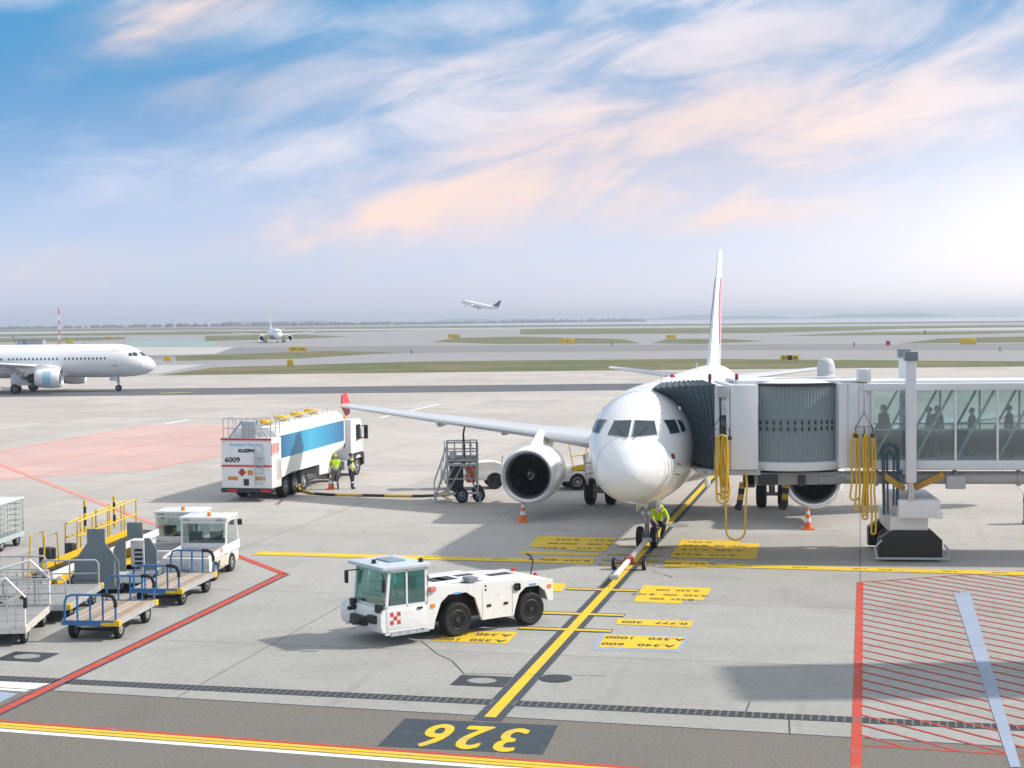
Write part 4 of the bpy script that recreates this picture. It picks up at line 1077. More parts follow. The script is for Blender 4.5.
m = MB(); m.prism([(11.9, .55), (12.0, .95), (12.3, 1.12), (12.8, 1.12), (13.1, .95), (13.2, .55), (13.45, .5), (13.45, 1.1), (13.2, 1.25), (11.7, 1.25), (11.7, .6)], (0, .1, 0), (1, 0, 0), (0, 0, 1), .12)
m.prism([(11.9, .55), (12.0, .95), (12.3, 1.12), (12.8, 1.12), (13.1, .95), (13.2, .55), (13.45, .5), (13.45, 1.1), (13.2, 1.25), (11.7, 1.25), (11.7, .6)], (0, TWD+.02, 0), (1, 0, 0), (0, 0, 1), .12); m.bx(13.3, 13.5, .1, TWD-.1, .45, 1.1, .05); m.build('mudguard', black, cb)
m = MB(); m.cyl((12.6, .8, 3.06), (12.6, .8, 3.2), .08, .06, 12); m.cyl((12.6, 1.7, 3.06), (12.6, 1.7, 3.2), .08, .06, 12); m.bx(12.5, 12.7, .7, 1.8, 3.02, 3.07); m.build('beacon', lampo, cb)

# ------------------------------------------------------------------ cones
def cone(loc, label):
    t = thing('traffic_cone', loc, 0, label, 'traffic cone', 'orange and white traffic cones on the apron')
    MB().box((0, 0, .03), (.44, .44, .06), bevel=.015).build('base', orange, t)
    def seg(z0, z1): 
        r = lambda z: .15-.115*(z-.06)/.84
        return MB().lathe([(r(z0), z0), (r(z1), z1)], (0, 0, 0), (0, 0, 1), 18)
    b = MB().lathe([(.15, .06), (.035, .90), (.02, .91)], (0, 0, 0), (0, 0, 1), 18).build('body', orange, t)
    for z0, z1 in ((.30, .46), (.60, .74)):
        r = lambda z: .154-.115*(z-.06)/.84
        MB().lathe([(r(z0), z0), (r(z1), z1)], (0, 0, 0), (0, 0, 1), 18, caps=False).build('white_band', refl, b)
    return t
cone(at(523, 522), 'orange traffic cone with white bands under the engine nearest the service platform')
c2 = cone(at(331, 489.5), 'orange traffic cone beside the two workers at the tanker'); c3 = cone(at(808, 529.5), 'orange traffic cone standing alone under the boarding bridge')
# fuel hose
def hose(name, pts, r, m, label, cat):
    t = MB().tube(pts, r, 8).build(name, m, None); return tag(t, label, cat)
mh, nt, p_ = nodes_of('hose_stripes')
pos = nd(nt, 'ShaderNodeNewGeometry').outputs['Position']; s_ = nd(nt, 'ShaderNodeSeparateXYZ'); nt.links.new(pos, s_.inputs[0])
f = math_n(nt, 'GREATER_THAN', math_n(nt, 'FRACT', math_n(nt, 'MULTIPLY', s_.outputs[0], .42)), .45)
nt.links.new(mix_n(nt, f, (.03, .03, .03), (.55, .36, .04)), p_.inputs['Base Color']); p_.inputs['Roughness'].default_value = .6
hp = [at(298, 486, .9)+V((0, .5, 0)), at(298, 487, .35), at(302, 490.5, .07), at(312, 493.3, .07), at(330, 494.6, .07), at(380, 495.5, .07), at(420, 496, .07), at(445, 495, .07), at(455, 494, .25)]
hose('fuel_hose', hp, .065, mh, 'black and yellow fuel hose lying from the tanker to the service platform', 'hose')

# ------------------------------------------------------------------ wing service platform
sp0 = at(462, 503)
ST = thing('service_platform', (sp0.x, sp0.y, 0), radians(3), 'pale steel wheeled platform with steps below the wing, its hose reaching up to the wing', 'service platform')
m = MB()
for x in (-.75, .85):
    for y in (0, 1.6): m.cyl((x, y, .3), (x, y, 2.75), .045, n=8)
for z in (.45, 1.75, 1.95): 
    for y in (0, 1.6): m.bx(-.8, .9, y-.03, y+.03, z-.05, z+.05)
    for x in (-.75, .85): m.bx(x-.03, x+.03, 0, 1.6, z-.05, z+.05)
for y in (0, 1.6):
    m.cyl((-.75, y, .45), (.05, y, 1.75), .03, n=6); m.cyl((.05, y, 1.75), (.85, y, .45), .03, n=6)
    m.cyl((-.75, y, 1.1), (.85, y, 1.1), .03, n=6); m.cyl((-.75, y, 1.1), (-.35, y, 1.75), .025, n=6); m.cyl((.85, y, 1.1), (.45, y, 1.75), .025, n=6)
    for z in (2.35, 2.75): m.cyl((-.75, y, z), (.85, y, z), .028, n=6)
    for x in (-.35, .1, .5): m.cyl((x, y, 1.95), (x, y, 2.75), .022, n=6)
for z in (2.35, 2.75): m.cyl((.85, 0, z), (.85, 1.6, z), .028, n=6)
m.build('frame', lgrey, ST)
MB().bx(-.8, .9, 0, 1.6, 2.0, 2.06).build('platform_deck', deck, ST)
m = MB()
for y in (.15, .85): m.tube([(-1.45, y, .1), (-.7, y, 2.0)], .045, 6); m.tube([(-1.45, y, .95), (-.7, y, 2.75)], .03, 6); m.cyl((-1.45, y, .1), (-1.45, y, .95), .03, n=6); m.cyl((-1.08, y, 1.05), (-1.08, y, 1.85), .025, n=6); m.cyl((-1.35, y, .3), (-.75, y, .5), .03, n=6)
for k in range(8): m.bx(-1.45+.095*k-.02, -1.45+.095*k+.12, .15, .85, .16+.24*k, .19+.24*k)
m.build('steps', lgrey, ST)
m = MB(); m.bx(-.6, .1, .3, 1.3, .55, 1.6, .04); m.build('pump_housing', dark, ST)
m = MB(); m.bx(.25, .75, .2, 1.2, .9, 1.7, .05); m.build('tank_box', mat('orange_red_paint', (.62, .12, .06), .45), ST)
m = MB(); m.lathe([(.16, -.1), (.20, -.06), (.20, .06), (.16, .06)], (-.45, -.1, 2.2), (0, 1, 0), 16); m.build('hose_reel', lgrey, ST)
m = MB(); m.tube([(.15, .5, 1.6), (.15, .4, 2.6), (.12, .5, 3.1), (.2, .55, 3.45), (.2, .6, 3.68)], [.07, .07, .05, .05, .09], 8); m.build('wing_hose', dark, ST)
for x, y in ((.0, -.05), (.9, .2), (-.1, 1.5), (.9, 1.6)): wheel(ST, (x, y, .34), .34, .2)
m = MB()
for x in (-1.4, .95): m.cyl((x, .1, 0), (x, .1, .5), .035, n=6); m.bx(x-.14, x+.14, 0, .2, 0, .03)
m.build('stabiliser', lgrey, ST)

ST.scale = (.86, .9, 1)
# small white tractor behind the platform
s0 = at(484, 489.5)
SM = thing('baggage_tractor', (s0.x, s0.y, 0), radians(8), 'small white tractor with large black wheels behind the service platform', 'tractor', 'white baggage tractors')
m = MB(); m.bx(-2.0, 1.1, 0, 1.3, .45, .95, .06); m.prism([(-.6, .9), (1.1, .9), (1.1, 1.15), (.5, 1.35), (-.6, 1.3)], (0, 1.3, 0), (1, 0, 0), (0, 0, 1), 1.3); m.build('body', dirtyw, SM)
m = MB(); m.tube([(-1.9, .1, .9), (-1.8, .1, 2.3), (-.6, .1, 2.35), (-.4, .1, 1.3)], .035, 6); m.tube([(-1.9, 1.2, .9), (-1.8, 1.2, 2.3), (-.6, 1.2, 2.35), (-.4, 1.2, 1.3)], .035, 6); m.bx(-1.85, -.6, .05, 1.25, 2.33, 2.4); m.build('canopy', dirtyw, SM)
m = MB(); m.bx(-1.5, -1.1, .35, .95, .95, 1.1, .03); m.bx(-1.62, -1.5, .35, .95, 1.0, 1.55, .03); m.build('seat', black, SM)
for x in (-1.4, .55):
    for y in (.08, 1.22): wheel(SM, (x, y, .42), .42, .28, rimm=dark)
MB().tube([(.9, .15, 1.15), (.95, .15, 1.6), (1.05, .15, 1.62)], .03, 6).build('tail_lamp_post', galv, SM)

# belt loader behind the nose
b0 = at(563, 491)
BL = thing('belt_loader', (b0.x, b0.y, 0), radians(16), 'white belt loader with a yellow rail behind the nose of the parked jet', 'belt loader')
m = MB(); m.bx(-.4, 5.2, 0, 1.7, .45, .85, .06); m.bx(-.6, .6, .1, .9, .85, 1.2, .05); m.build('chassis', dirtyw, BL)
m = MB(); m.box((2.2, 1.1, 1.05), (6.0, .7, .2), rot=Matrix.Rotation(-.05, 3, 'Y'), bevel=.03); m.build('conveyor', lgrey, BL)
m = MB()
m.tube([(.62, .2, 1.05), (.38, .2, 2.25), (1.55, .2, 2.35), (1.75, .2, 1.1)], .035, 6); m.tube([(.5, .2, 1.65), (1.65, .2, 1.75)], .03, 6); m.tube([(1.15, .2, 1.1), (1.35, .2, 2.33)], .03, 6); m.build('hand_rail', yellow, BL)
MB().box((1.2, .15, 1.13), (1.5, .1, .26), rot=Matrix.Rotation(-.15, 3, 'Y'), bevel=.02).build('side_plate', yellow, BL)
for x in (.75, 4.2):
    for y in (.1, 1.6): wheel(BL, (x, y, .42), .42, .28)
# ------------------------------------------------------------------ baggage area (carts: local x from the near end to the far end)
CA = radians(84)
def flat_cart(px, py, label, rz=CA):
    p = at(px, py, .5)
    t = thing('baggage_cart', (p.x, p.y, 0), rz, label, 'baggage cart', 'blue railed flat baggage carts')
    L, W = 3.0, 1.5   # origin: near right corner; y to the left
    m = MB(); m.bx(0, L, 0, W, .47, .535, .01); m.build('platform', wood, t)
    m = MB(); m.bx(-.03, L+.03, -.03, 0, .42, .54); m.bx(-.03, L+.03, W, W+.03, .42, .54); m.bx(.2, L-.2, .3, .4, .34, .46); m.bx(.2, L-.2, W-.4, W-.3, .34, .46); m.build('side_frame', lgrey, t)
    for x in (-.03, L-.02):
        m = MB(); m.bx(x, x+.05, -.04, W+.04, .42, .545); m.build('end_rail_base', blue, t)
    for x in (0.0, L):
        m = MB(); pts = [(x, .06, .5)]
        top = 1.22
        pts += [(x, .06, top-.2), (x, .12, top-.05), (x, .26, top), (x, W-.26, top), (x, W-.12, top-.05), (x, W-.06, top-.2), (x, W-.06, .5)]
        m.tube(pts, .032, 8)
        for k in range(1, 4): m.cyl((x, .06+(W-.12)*k/4, .52), (x, .06+(W-.12)*k/4, top), .028, n=8)
        rl = m.build('end_rail', blue, t)
        q = MB(); q.tube([(x, .06, top-.32), (x, .06, top-.2), (x, .12, top-.05), (x, .26, top), (x, .42, top)], .052, 8); q.build('rail_sleeve', rubber, rl)
    m = MB()
    for x in (-.05, L-.15): m.bx(x, x+.2, -.05, .1, .40, .55, .01)
    m.bx(-.05, .0, .1, .45, .41, .5); m.build('corner_bumper', yellow, t)
    for x in (.42, L-.5):
        for y in (.14, W-.14): wheel(t, (x, y, .26), .26, .16)
    for x in (.42, L-.5): MB().cyl((x, .1, .23), (x, W-.1, .23), .04).build('axle', dark, t)
    m = MB(); m.tube([(L, W/2, .40), (L+.7, W/2, .35), (L+1.0, W/2, .42)], .03, 6); m.build('tow_bar', dark, t)
    return t
c1 = flat_cart(118, 622.5, 'blue railed flat cart with a wooden deck nearest the red line')
c1b = copy_thing(c1, at(182, 589.5, .5)*V((1, 1, 0)) if False else V((at(181, 590.5, .5).x, at(181, 590.5, .5).y, 0)), CA-.04, 'blue railed flat cart with a wooden deck hooked behind the white baggage tractor')

def steel_flat(px, py, label, L=3.4, W=1.9, rz=CA, rails=True):
    p = at(px, py, .5)
    t = thing('flat_trailer', (p.x, p.y, 0), rz, label, 'trailer', 'grey steel flat trailers')
    MB().bx(0, L, 0, W, .46, .54, .01).build('platform', deck, t)
    m = MB(); m.bx(-.02, L+.02, -.03, 0, .38, .55); m.bx(-.02, L+.02, W, W+.03, .38, .55); m.bx(-.03, -.0, 0, W, .38, .55); m.build('frame', lgrey, t)
    if rails:
        for x in (.02, L):
            m = MB(); m.tube([(x, .08, .5), (x, .08, 1.15), (x, .16, 1.25), (x, W-.16, 1.25), (x, W-.08, 1.15), (x, W-.08, .5)], .03, 8); m.cyl((x, W*.5, .5), (x, W*.5, 1.25), .025, n=6); m.cyl((x, .08, .85), (x, W-.08, .85), .02, n=6); m.build('end_rail', galv, t)
    MB().bx(-.06, .12, -.06, .1, .40, .56, .01).bx(L-.1, L+.06, -.06, .1, .40, .56, .01).build('corner_bumper', yellow, t)
    for x in (.5, L-.6):
        for y in (.14, W-.14): wheel(t, (x, y, .25), .25, .16)
    return t
steel_flat(69, 606, 'grey steel flat trailer with low end rails beside the rusty cage cart', rz=radians(90))

def panel_trailer(px, py, label, opening, rz=CA):
    p = at(px, py, .45)
    t = thing('panel_trailer', (p.x, p.y, 0), rz, label, 'trailer', 'grey trailers with tall shouldered end panels')
    L, W = 3.2, 1.38
    MB().bx(0, L, 0, W, .42, .52, .01).build('platform', lgrey, t)
    out = [(0, .2), (W, .2), (W, 1.05), (W*.70, 1.62), (W*.70, 2.05), (W*.30, 2.05), (W*.30, 1.62), (0, 1.05)]
    if not opening:
        MB().prism(out, (.0, 0, 0), (0, 1, 0), (0, 0, 1), .06).build('end_panel', greyp, t)
        m = MB(); m.bx(-.03, 0, .1, .14, .3, 1.05); m.build('panel_rib', lgrey, t)
    else:
        for poly in ([(0, .55), (W*.28, .55), (W*.28, 1.55), (W*.16, 1.55), (0, 1.2)], [(W*.72, .55), (W, .55), (W, 1.2), (W*.84, 1.55), (W*.72, 1.55)]):
            MB().prism(poly, (0, 0, 0), (0, 1, 0), (0, 0, 1), .06).build('end_panel', greyp, t)
        MB().bx(.02, .08, W*.32, W*.68, 1.55, 2.05, .01).build('top_plate', greyp, t)
        MB().prism([(0, .55), (W, .55), (W, .42), (0, .42)], (-.0, 0, 0), (0, 1, 0), (0, 0, 1), .05).build('front_edge', lgrey, t)
        m = MB(); m.bx(.25, .75, W*.34, W*.66, .6, 1.45, .04); m.build('motor_housing', dirtyw, t)
        m = MB()
        for k in range(4): m.bx(.235, .25, W*.38, W*.56, .68+k*.14, .76+k*.14)
        m.build('louvre', black, t)
        m = MB(); m.loft([[V((0, 0, .5)), V((0, W, .5)), V((-1.1, W, .3)), V((-1.1, 0, .3))], [V((0, 0, .54)), V((0, W, .54)), V((-1.1, W, .34)), V((-1.1, 0, .34))]]); m.build('ramp', greyp, t)
    MB().bx(0, L, -.03, 0, .36, .54).bx(0, L, W, W+.03, .36, .54).build('side_frame', greyp, t)
    for x in (.55, L-.6):
        for y in (.12, W-.12): wheel(t, (x, y, .25), .25, .16)
    return t
steel_flat(20, 597, 'grey steel flat trailer half hidden behind the rusty cage cart at the left edge', rz=radians(90), L=2.8, W=1.6)
panel_trailer(119, 581, 'grey trailer with a solid tall shouldered end panel', False, CA+.06)
panel_trailer(157, 573, 'grey trailer with an open end panel and a small motor inside', True, CA+.06)

# yellow belt loader
yb = at(42, 577, .5)
YB_ = thing('belt_loader', (yb.x, yb.y, 0), radians(58), 'yellow belt loader with hand rails behind the grey panelled trailers', 'belt loader')
m = MB(); m.bx(.2, 6.2, -.8, .8, .45, .75, .04); m.bx(-.1, .4, -.9, .9, .4, .62, .04); m.build('chassis', yellow, YB_)
m = MB(); m.box((3.0, -.35, 1.2), (7.2, .75, .16), rot=Matrix.Rotation(-.14, 3, 'Y'), bevel=.03); m.build('belt', black, YB_)
m = MB(); m.box((3.0, -.78, 1.22), (7.2, .07, .26), rot=Matrix.Rotation(-.14, 3, 'Y')); m.build('belt_frame', white, YB_)
m = MB(); m.box((3.4, .10, 1.38), (6.6, .08, .34), rot=Matrix.Rotation(-.14, 3, 'Y')); m.bx(4.6, 6.2, .1, .8, .75, 1.5, .04); m.build('side_panel', yellow, YB_)
m = MB()
def yrail(pts): m.tube(pts, .036, 7)
yrail([(.0, .75, .6), (.15, .7, 2.1), (.9, .7, 2.2), (1.0, .75, .8)]); yrail([(.0, -.1, .6), (.15, -.05, 2.1), (.9, -.05, 2.2), (1.0, -.05, .9)])
yrail([(2.4, .2, 1.3), (2.45, .2, 2.45), (6.3, .2, 3.0), (6.3, .2, 1.8)]); yrail([(2.4, .85, 1.0), (2.45, .85, 2.35), (6.3, .85, 2.9), (6.3, .85, 1.4)])
yrail([(2.45, .2, 1.9), (6.3, .2, 2.4)]); yrail([(2.45, .85, 1.8), (6.3, .85, 2.3)])
for x in (3.4, 4.4, 5.3):
    for y in (.2, .85): yrail([(x, y, 1.3), (x, y, 2.45+.143*(x-2.45))])
yrail([(1.0, .72, 1.6), (1.35, .72, 1.5), (1.2, .72, .9)])
m.build('hand_rail', yellow, YB_)
m = MB(); m.bx(.55, 1.0, .1, .65, .75, 1.62, .04); m.bx(1.35, 1.9, .25, .75, .75, 1.15, .06); m.build('seat', black, YB_)
m = MB(); m.bx(2.3, 2.6, .4, .8, .8, 1.6, .03); m.build('control_cabinet', dark, YB_)
m = MB()
for x, y in ((3.0, .25), (4.9, .25)): 
    for k in range(5): m.cyl((x, y, 2.0+.25*k), (x, y, 2.25+.25*k), .06, n=8, m=k % 2)
m.build('striped_post', [yellow, black], YB_)
for x in (1.1, 5.2):
    for y in (-.72, .72): wheel(YB_, (x, y, .36), .36, .24)

YB_.scale = (.66, .85, .82)
# baggage tractors (local x from the tail to the front, y to the left)
def bag_tractor(px, py, label, rz):
    p = at(px, py)
    t = thing('baggage_tractor', (p.x, p.y, 0), rz, label, 'tractor', 'white baggage tractors')
    W = 1.55
    m = MB(); m.bx(-.75, 2.75, .06, W-.06, .30, .80, .04); m.bx(-.78, -.6, 0, W, .3, .90, .04); bd = m.build('body', dirtyw, t)
    for y in (0, W-.09):
        m = MB(); m.prism([(-.7, .78), (1.15, .78), (1.15, 1.06), (-.3, .97), (-.7, .90)], (0, y+.09, 0), (1, 0, 0), (0, 0, 1), .09); m.build('side_panel', white, t)
    m = MB(); m.bx(-.6, 1.1, .09, W-.09, .80, .94, .01); m.build('cargo_deck', deck, t)
    m = MB(); m.bx(.35, 1.25, -.012, .0, .42, .68); m.bx(.35, 1.25, W, W+.012, .42, .68); m.build('side_step', cream, t)
    m = MB(); add_text(m, 'H', .3, (.55, -.004, .95), (1, 0, 0), (0, 0, 1), bold=.012); m.build('fleet_mark', red, t, 0)
    m = MB()
    for y in (.03, W-.03):
        m.tube([(1.15, y, .8), (1.2, y, 1.92)], .04, 4); m.tube([(2.6, y, .95), (2.3, y, 1.92)], .04, 4); m.bx(1.15, 2.7, y-.03, y+.03, .75, 1.05); m.bx(1.15, 2.4, y-.03, y+.03, 1.86, 1.93)
    m.bx(1.12, 1.19, .03, W-.03, .8, 1.12); m.bx(1.14, 1.21, .03, W-.03, 1.82, 1.98); m.bx(2.45, 2.75, .04, W-.04, .75, 1.1, .04); cf = m.build('cab_frame', white, t)
    m = MB(); m.box((1.75, W/2, 2.0), (1.35, W+.08, .11), bevel=.04); rf = m.build('cab_roof', white, t)
    m = MB(); m.cyl((1.3, W*.4, 2.05), (1.3, W*.4, 2.20), .075, .06, 12); m.build('beacon', lampo, rf)
    m = MB(); m.box((1.10, .22, 1.99), (.04, .22, .1)); m.box((1.10, W-.22, 1.99), (.04, .22, .1)); m.build('work_lamp', black, rf)
    for y, nm in ((.02, 'side_window'), (W-.02, 'side_window')):
        m = MB(); m.loft([[V((1.22, y, 1.06)), V((1.24, y, 1.86))], [V((2.52, y, 1.06)), V((2.28, y, 1.86))]], False, False); m.build(nm, cabglass, t, 0)
    m = MB(); m.bx(1.165, 1.175, .1, W-.1, 1.12, 1.84); m.build('rear_window', cabglass, t, 0)
    m = MB(); m.loft([[V((2.58, .08, 1.1)), V((2.58, W-.08, 1.1))], [V((2.3, .08, 1.88)), V((2.3, W-.08, 1.88))]], False, False); m.build('windscreen', cabglass, t, 0)
    m = MB(); m.bx(1.45, 1.9, .2, .65, .8, 1.0, .04); m.bx(1.36, 1.46, .2, .65, .9, 1.5, .04); m.bx(1.45, 1.9, .9, 1.35, .8, 1.0, .04); m.bx(1.36, 1.46, .9, 1.35, .9, 1.5, .04); m.build('seat', black, t)
    m = MB(); m.bx(2.3, 2.5, .15, W-.15, .95, 1.12, .03); m.tube([V((2.15+.04*sin(q), .42+.17*cos(q), 1.25+.15*sin(q))) for q in [2*pi*i/14 for i in range(14)]], .018, 6, closed=True); m.build('dashboard', dark, t)
    m = MB()
    for y in (-.12, W+.12): m.box((2.3, y, 1.72), (.08, .16, .22), bevel=.03)
    m.build('mirror', black, t)
    for x in (0, 1.85):
        for y in (.12, W-.12): wheel(t, (x, y, .34), .34, .22)
    t.scale = (1, 1, .93)
    m = MB(); m.bx(-.95, -.78, W/2-.12, W/2+.12, .3, .5, .02); m.build('tow_hitch', dark, t)
    return t
bt = bag_tractor(217, 580.5, 'white baggage tractor nearest the red line with an amber beacon', radians(84))
bt2 = copy_thing(bt, V((at(190, 572.5).x, at(190, 572.5).y, 0)), radians(84), 'white baggage tractor behind the other one beside the yellow belt loader')

# caged carts
def cage_cart(px, py, label, m_, rz, L=2.6, W=1.5, roof=None, H_=1.75, gate=False, deckm=deck):
    p = at(px, py, .45)
    t = thing('cage_cart', (p.x, p.y, 0), rz, label, 'baggage cart')
    MB().bx(0, L, 0, W, .42, .5, .01).build('platform', deckm, t)
    MB().bx(-.03, L+.03, -.03, .0, .34, .52).bx(-.03, L+.03, W, W+.03, .34, .52).bx(-.03, 0, 0, W, .34, .52).build('frame', m_, t)
    def panel(fn, w, name):
        m = MB()
        m.tube([fn(0, .5), fn(0, H_-.02), fn(w, H_-.02), fn(w, .5)], .03, 6)
        n = max(3, int(w/.28))
        for k in range(1, n): m.tube([fn(w*k/n, .5), fn(w*k/n, H_)], .015, 4)
        for k in range(1, 6): z = .5+(H_-.5)*k/6; m.tube([fn(0, z), fn(w, z)], .015, 4)
        return m.build(name, m_, t)
    if not gate: panel(lambda s, z: V((s, 0, z)), L, 'mesh_side')
    panel(lambda s, z: V((s, W, z)), L, 'mesh_side'); panel(lambda s, z: V((L, s, z)), W, 'mesh_end')
    if not gate: panel(lambda s, z: V((0, s, z)), W, 'mesh_end')
    else:
        m = MB(); m.tube([(0, 0, .5), (0, 0, 1.3), (0, .45, 1.78), (0, W, 1.3), (0, W, .5)], .036, 7)
        for k in range(1, 6): m.tube([(0, W*k/6, .5), (0, W*k/6, 1.35)], .015, 4)
        for z in (.75, 1.0, 1.25): m.tube([(0, 0, z), (0, W, z)], .012, 4)
        m.build('gate_end', white, t)
        m = MB()
        for k in range(1, 9): m.tube([(0, W*k/9, .5), (0, W*k/9, 1.3)], .013, 4)
        for k in range(1, 5): m.tube([(0, .02, .5+k*.17), (0, W-.02, .5+k*.17)], .013, 4)
        m.build('mesh_end', m_, t)
        m = MB(); m.tube([(L, 0, .5), (L, 0, 1.3), (L, .5, 1.78), (L, W, 1.35), (L, W, .5)], .036, 7); m.build('gate_end', white, t)
        m = MB(); m.tube([(0, .1, 1.28), (0, -.02, 1.24), (0, -.02, 1.0)], .055, 7); m.build('rail_sleeve', rubber, t)
        m = MB(); m.tube([(L*.7, W+.02, 1.45), (L*.7, W*.75, 1.8)], .05, 7); m.build('orange_stay', orange, t)
    if roof: MB().bx(-.05, L+.05, -.05, W+.05, H_, H_+.05, .01).build('roof', roof, t)
    for x in (.4, L-.4):
        for y in (.12, W-.12): wheel(t, (x, y, .24), .24, .15)
    return t
cage_cart(25, 629, 'rusty white cage cart with a peaked end frame at the left edge', rustw, radians(95), L=3.0, W=2.0, gate=True, H_=1.5)
cage_cart(-1, 541, 'pale green mesh cage cart with a white roof at the left edge', mat('pale_green_paint', (.42, .50, .48), .5, dirt=.3), radians(86), L=2.3, W=2.4, roof=white)

# tow bar from the nose wheel
ta, tb = GEAR+V((-.05, -.55, .35)), at(614, 577, .3)
TB = thing('tow_bar', (tb.x, tb.y, 0), 0, 'red and white tow bar on small wheels at the nose wheel of the parked jet', 'tow bar')
dT = V((ta.x-tb.x, ta.y-tb.y, ta.z)); b0_ = V((0, 0, .3))
m = MB()
for k in range(8): m.cyl(b0_.lerp(dT, k/8), b0_.lerp(dT, (k+1)/8), .09, n=12, m=1 if k == 3 else 0)
m.build('bar', [dirtyw, mat('faded_red_band', (.40, .14, .12), .5)], TB)
ax_c = b0_.lerp(dT, .42); dn_ = V((dT.x, dT.y, 0)).normalized(); nn_ = V((dn_.y, -dn_.x, 0))
m = MB(); m.cyl(ax_c-nn_*.5+V((0, 0, -.1)), ax_c+nn_*.5+V((0, 0, -.1)), .04); m.box(ax_c+V((0, 0, .0)), (.3, .3, .2), bevel=.04); m.build('axle', mat('dull_red_paint', (.28, .05, .04), .5, dirt=.4), TB)
for s_ in (-.5, .5): 
    c = ax_c+nn_*s_; wheel(TB, (c.x, c.y, .2), .2, .13, nn_)
m = MB(); m.box(dT, (.35, .2, .16), bevel=.03); m.box(b0_, (.26, .26, .14), bevel=.04); m.build('coupling_head', galv, TB)
# bollard at the right
rb = at(1030, 524)
t = thing('equipment_post', (rb.x, rb.y, 0), 0, 'dark grey round topped equipment post at the right edge under the bridge', 'post')
MB().lathe([(.30, 0), (.30, .1), (.26, .12), (.26, 1.15), (.2, 1.3), (.001, 1.36)], (0, 0, 0), (0, 0, 1), 20).build('post', greyp, t)
MB().lathe([(.265, .85), (.265, 1.0)], (0, 0, 0), (0, 0, 1), 20, caps=False).build('band', rubber, t)

# ------------------------------------------------------------------ airfield signs and lights
def tw_sign(px, py, w, h, label, m_=yellow, txt=None, panel=None):
    p = at(px, py)
    t = thing('taxiway_sign', p, 0, label, 'taxiway sign', 'yellow taxiway signs' if m_ is yellow else None)
    MB().bx(-w/2, w/2, -.12, .12, .25, .25+h, .04).build('sign_box', m_, t)
    m = MB()
    for x in (-w*.35, w*.35): m.bx(x-.06, x+.06, -.06, .06, 0, .25)
    m.build('leg', dark, t)
    if panel: MB().bx(-w*.14, w*.14, -.135, -.12, .3, .2+h).build('black_panel', black, t, 0)
    m = MB()
    if txt:
        for s, x in txt: add_text(m, s, h*.6, (x*w, -.15, .25+h/2), (1, 0, 0), (0, 0, 1), bold=.02)
        m.build('lettering', black, t, 0)
    return t
tw_sign(298, 352, 5.2, 1.25, 'wide yellow taxiway sign in front of the distant jet', txt=[('A3', -.25), ('B', .25)])
tw_sign(290.5, 367, 1.2, 1.15, 'small square yellow taxiway sign on the left part of the near grass')
tw_sign(454, 338.5, 5.6, 1.8, 'faint yellow taxiway sign on the far grass left of the fin')
tw_sign(567.6, 344.5, 4.8, 1.7, 'yellow taxiway sign on the far grass left of the fin and nearer to it', txt=[('C', 0)])
tw_sign(671, 339, 4, 1.4, 'small dull yellow taxiway sign just left of the fin')
tw_sign(789.7, 361.5, 3.4, .95, 'yellow taxiway sign with a black centre panel right of the fin', txt=[('A4', -.32), ('B5', .32)], panel=True)
tw_sign(968, 345, 4.6, 1.7, 'faint yellow taxiway sign far right beyond the glass tunnel')
tw_sign(69.5, 344, 3.4, 1.5, 'yellow taxiway sign beside the foot of the red and white mast')
tw_sign(109.6, 339.3, 4.0, 1.2, 'small yellow taxiway sign right of the red and white mast')
tw_sign(167.7, 362, 1.6, 1.0, 'small square yellow taxiway sign right of the nose of the taxiing jet')
tw_sign(888, 346, 1.2, 1.2, 'small red taxiway sign beyond the boarding bridge', m_=lampr)
for i, (px, py, lab) in enumerate(((854, 346.5, 'small dark airfield light beyond the bridge, left of the red sign'), (411.5, 353.5, 'small dark airfield light in the middle of the far taxiway'), (1000, 351, 'small dark airfield light at the far right beside the faint yellow sign'), (925, 333.6, 'tiny dark airfield box far beyond the lift columns'), (612, 345.6, 'small dark airfield light beside the far sign left of the fin'))):
    p = at(px, py); t = thing('airfield_light', p, 0, lab, 'airfield light', 'small airfield lights')
    k = p.y/500
    MB().lathe([(.25*k, 0), (.25*k, .2*k), (.14*k, .25*k), (.14*k, .7*k), (.32*k, .75*k), (.3*k, 1.2*k), (.001, 1.3*k)], (0, 0, 0), (0, 0, 1), 12).build('lamp_housing', dark, t)
    MB().lathe([(.34*k, .85*k), (.34*k, 1.05*k)], (0, 0, 0), (0, 0, 1), 12, caps=False).build('lens', lgrey, t)
# mast
mp_ = at(59.5, 345)
t = thing('radio_mast', mp_, 0, 'thin red and white banded mast standing far behind the taxiing jet', 'mast')
m = MB(); Hm = 14.2
for k in range(7):
    z0, z1 = Hm*k/7, Hm*(k+1)/7
    for q in (0, 2.09, 4.19):
        w0, w1 = .42-.02*k, .42-.02*(k+1)
        m.cyl((w0*cos(q), w0*sin(q), z0), (w1*cos(q), w1*sin(q), z1), .06, n=6, m=k % 2)
        m.cyl((w0*cos(q), w0*sin(q), z0), (w1*cos(q+2.09), w1*sin(q+2.09), z1), .045, n=5, m=k % 2)
m.build('lattice', [red, white], t)
MB().lathe([(.1, Hm), (.5, Hm+.1), (.5, Hm+.9), (.1, Hm+1.0), (.04, Hm+2)], (0, 0, 0), (0, 0, 1), 10).build('antenna', lgrey, t)
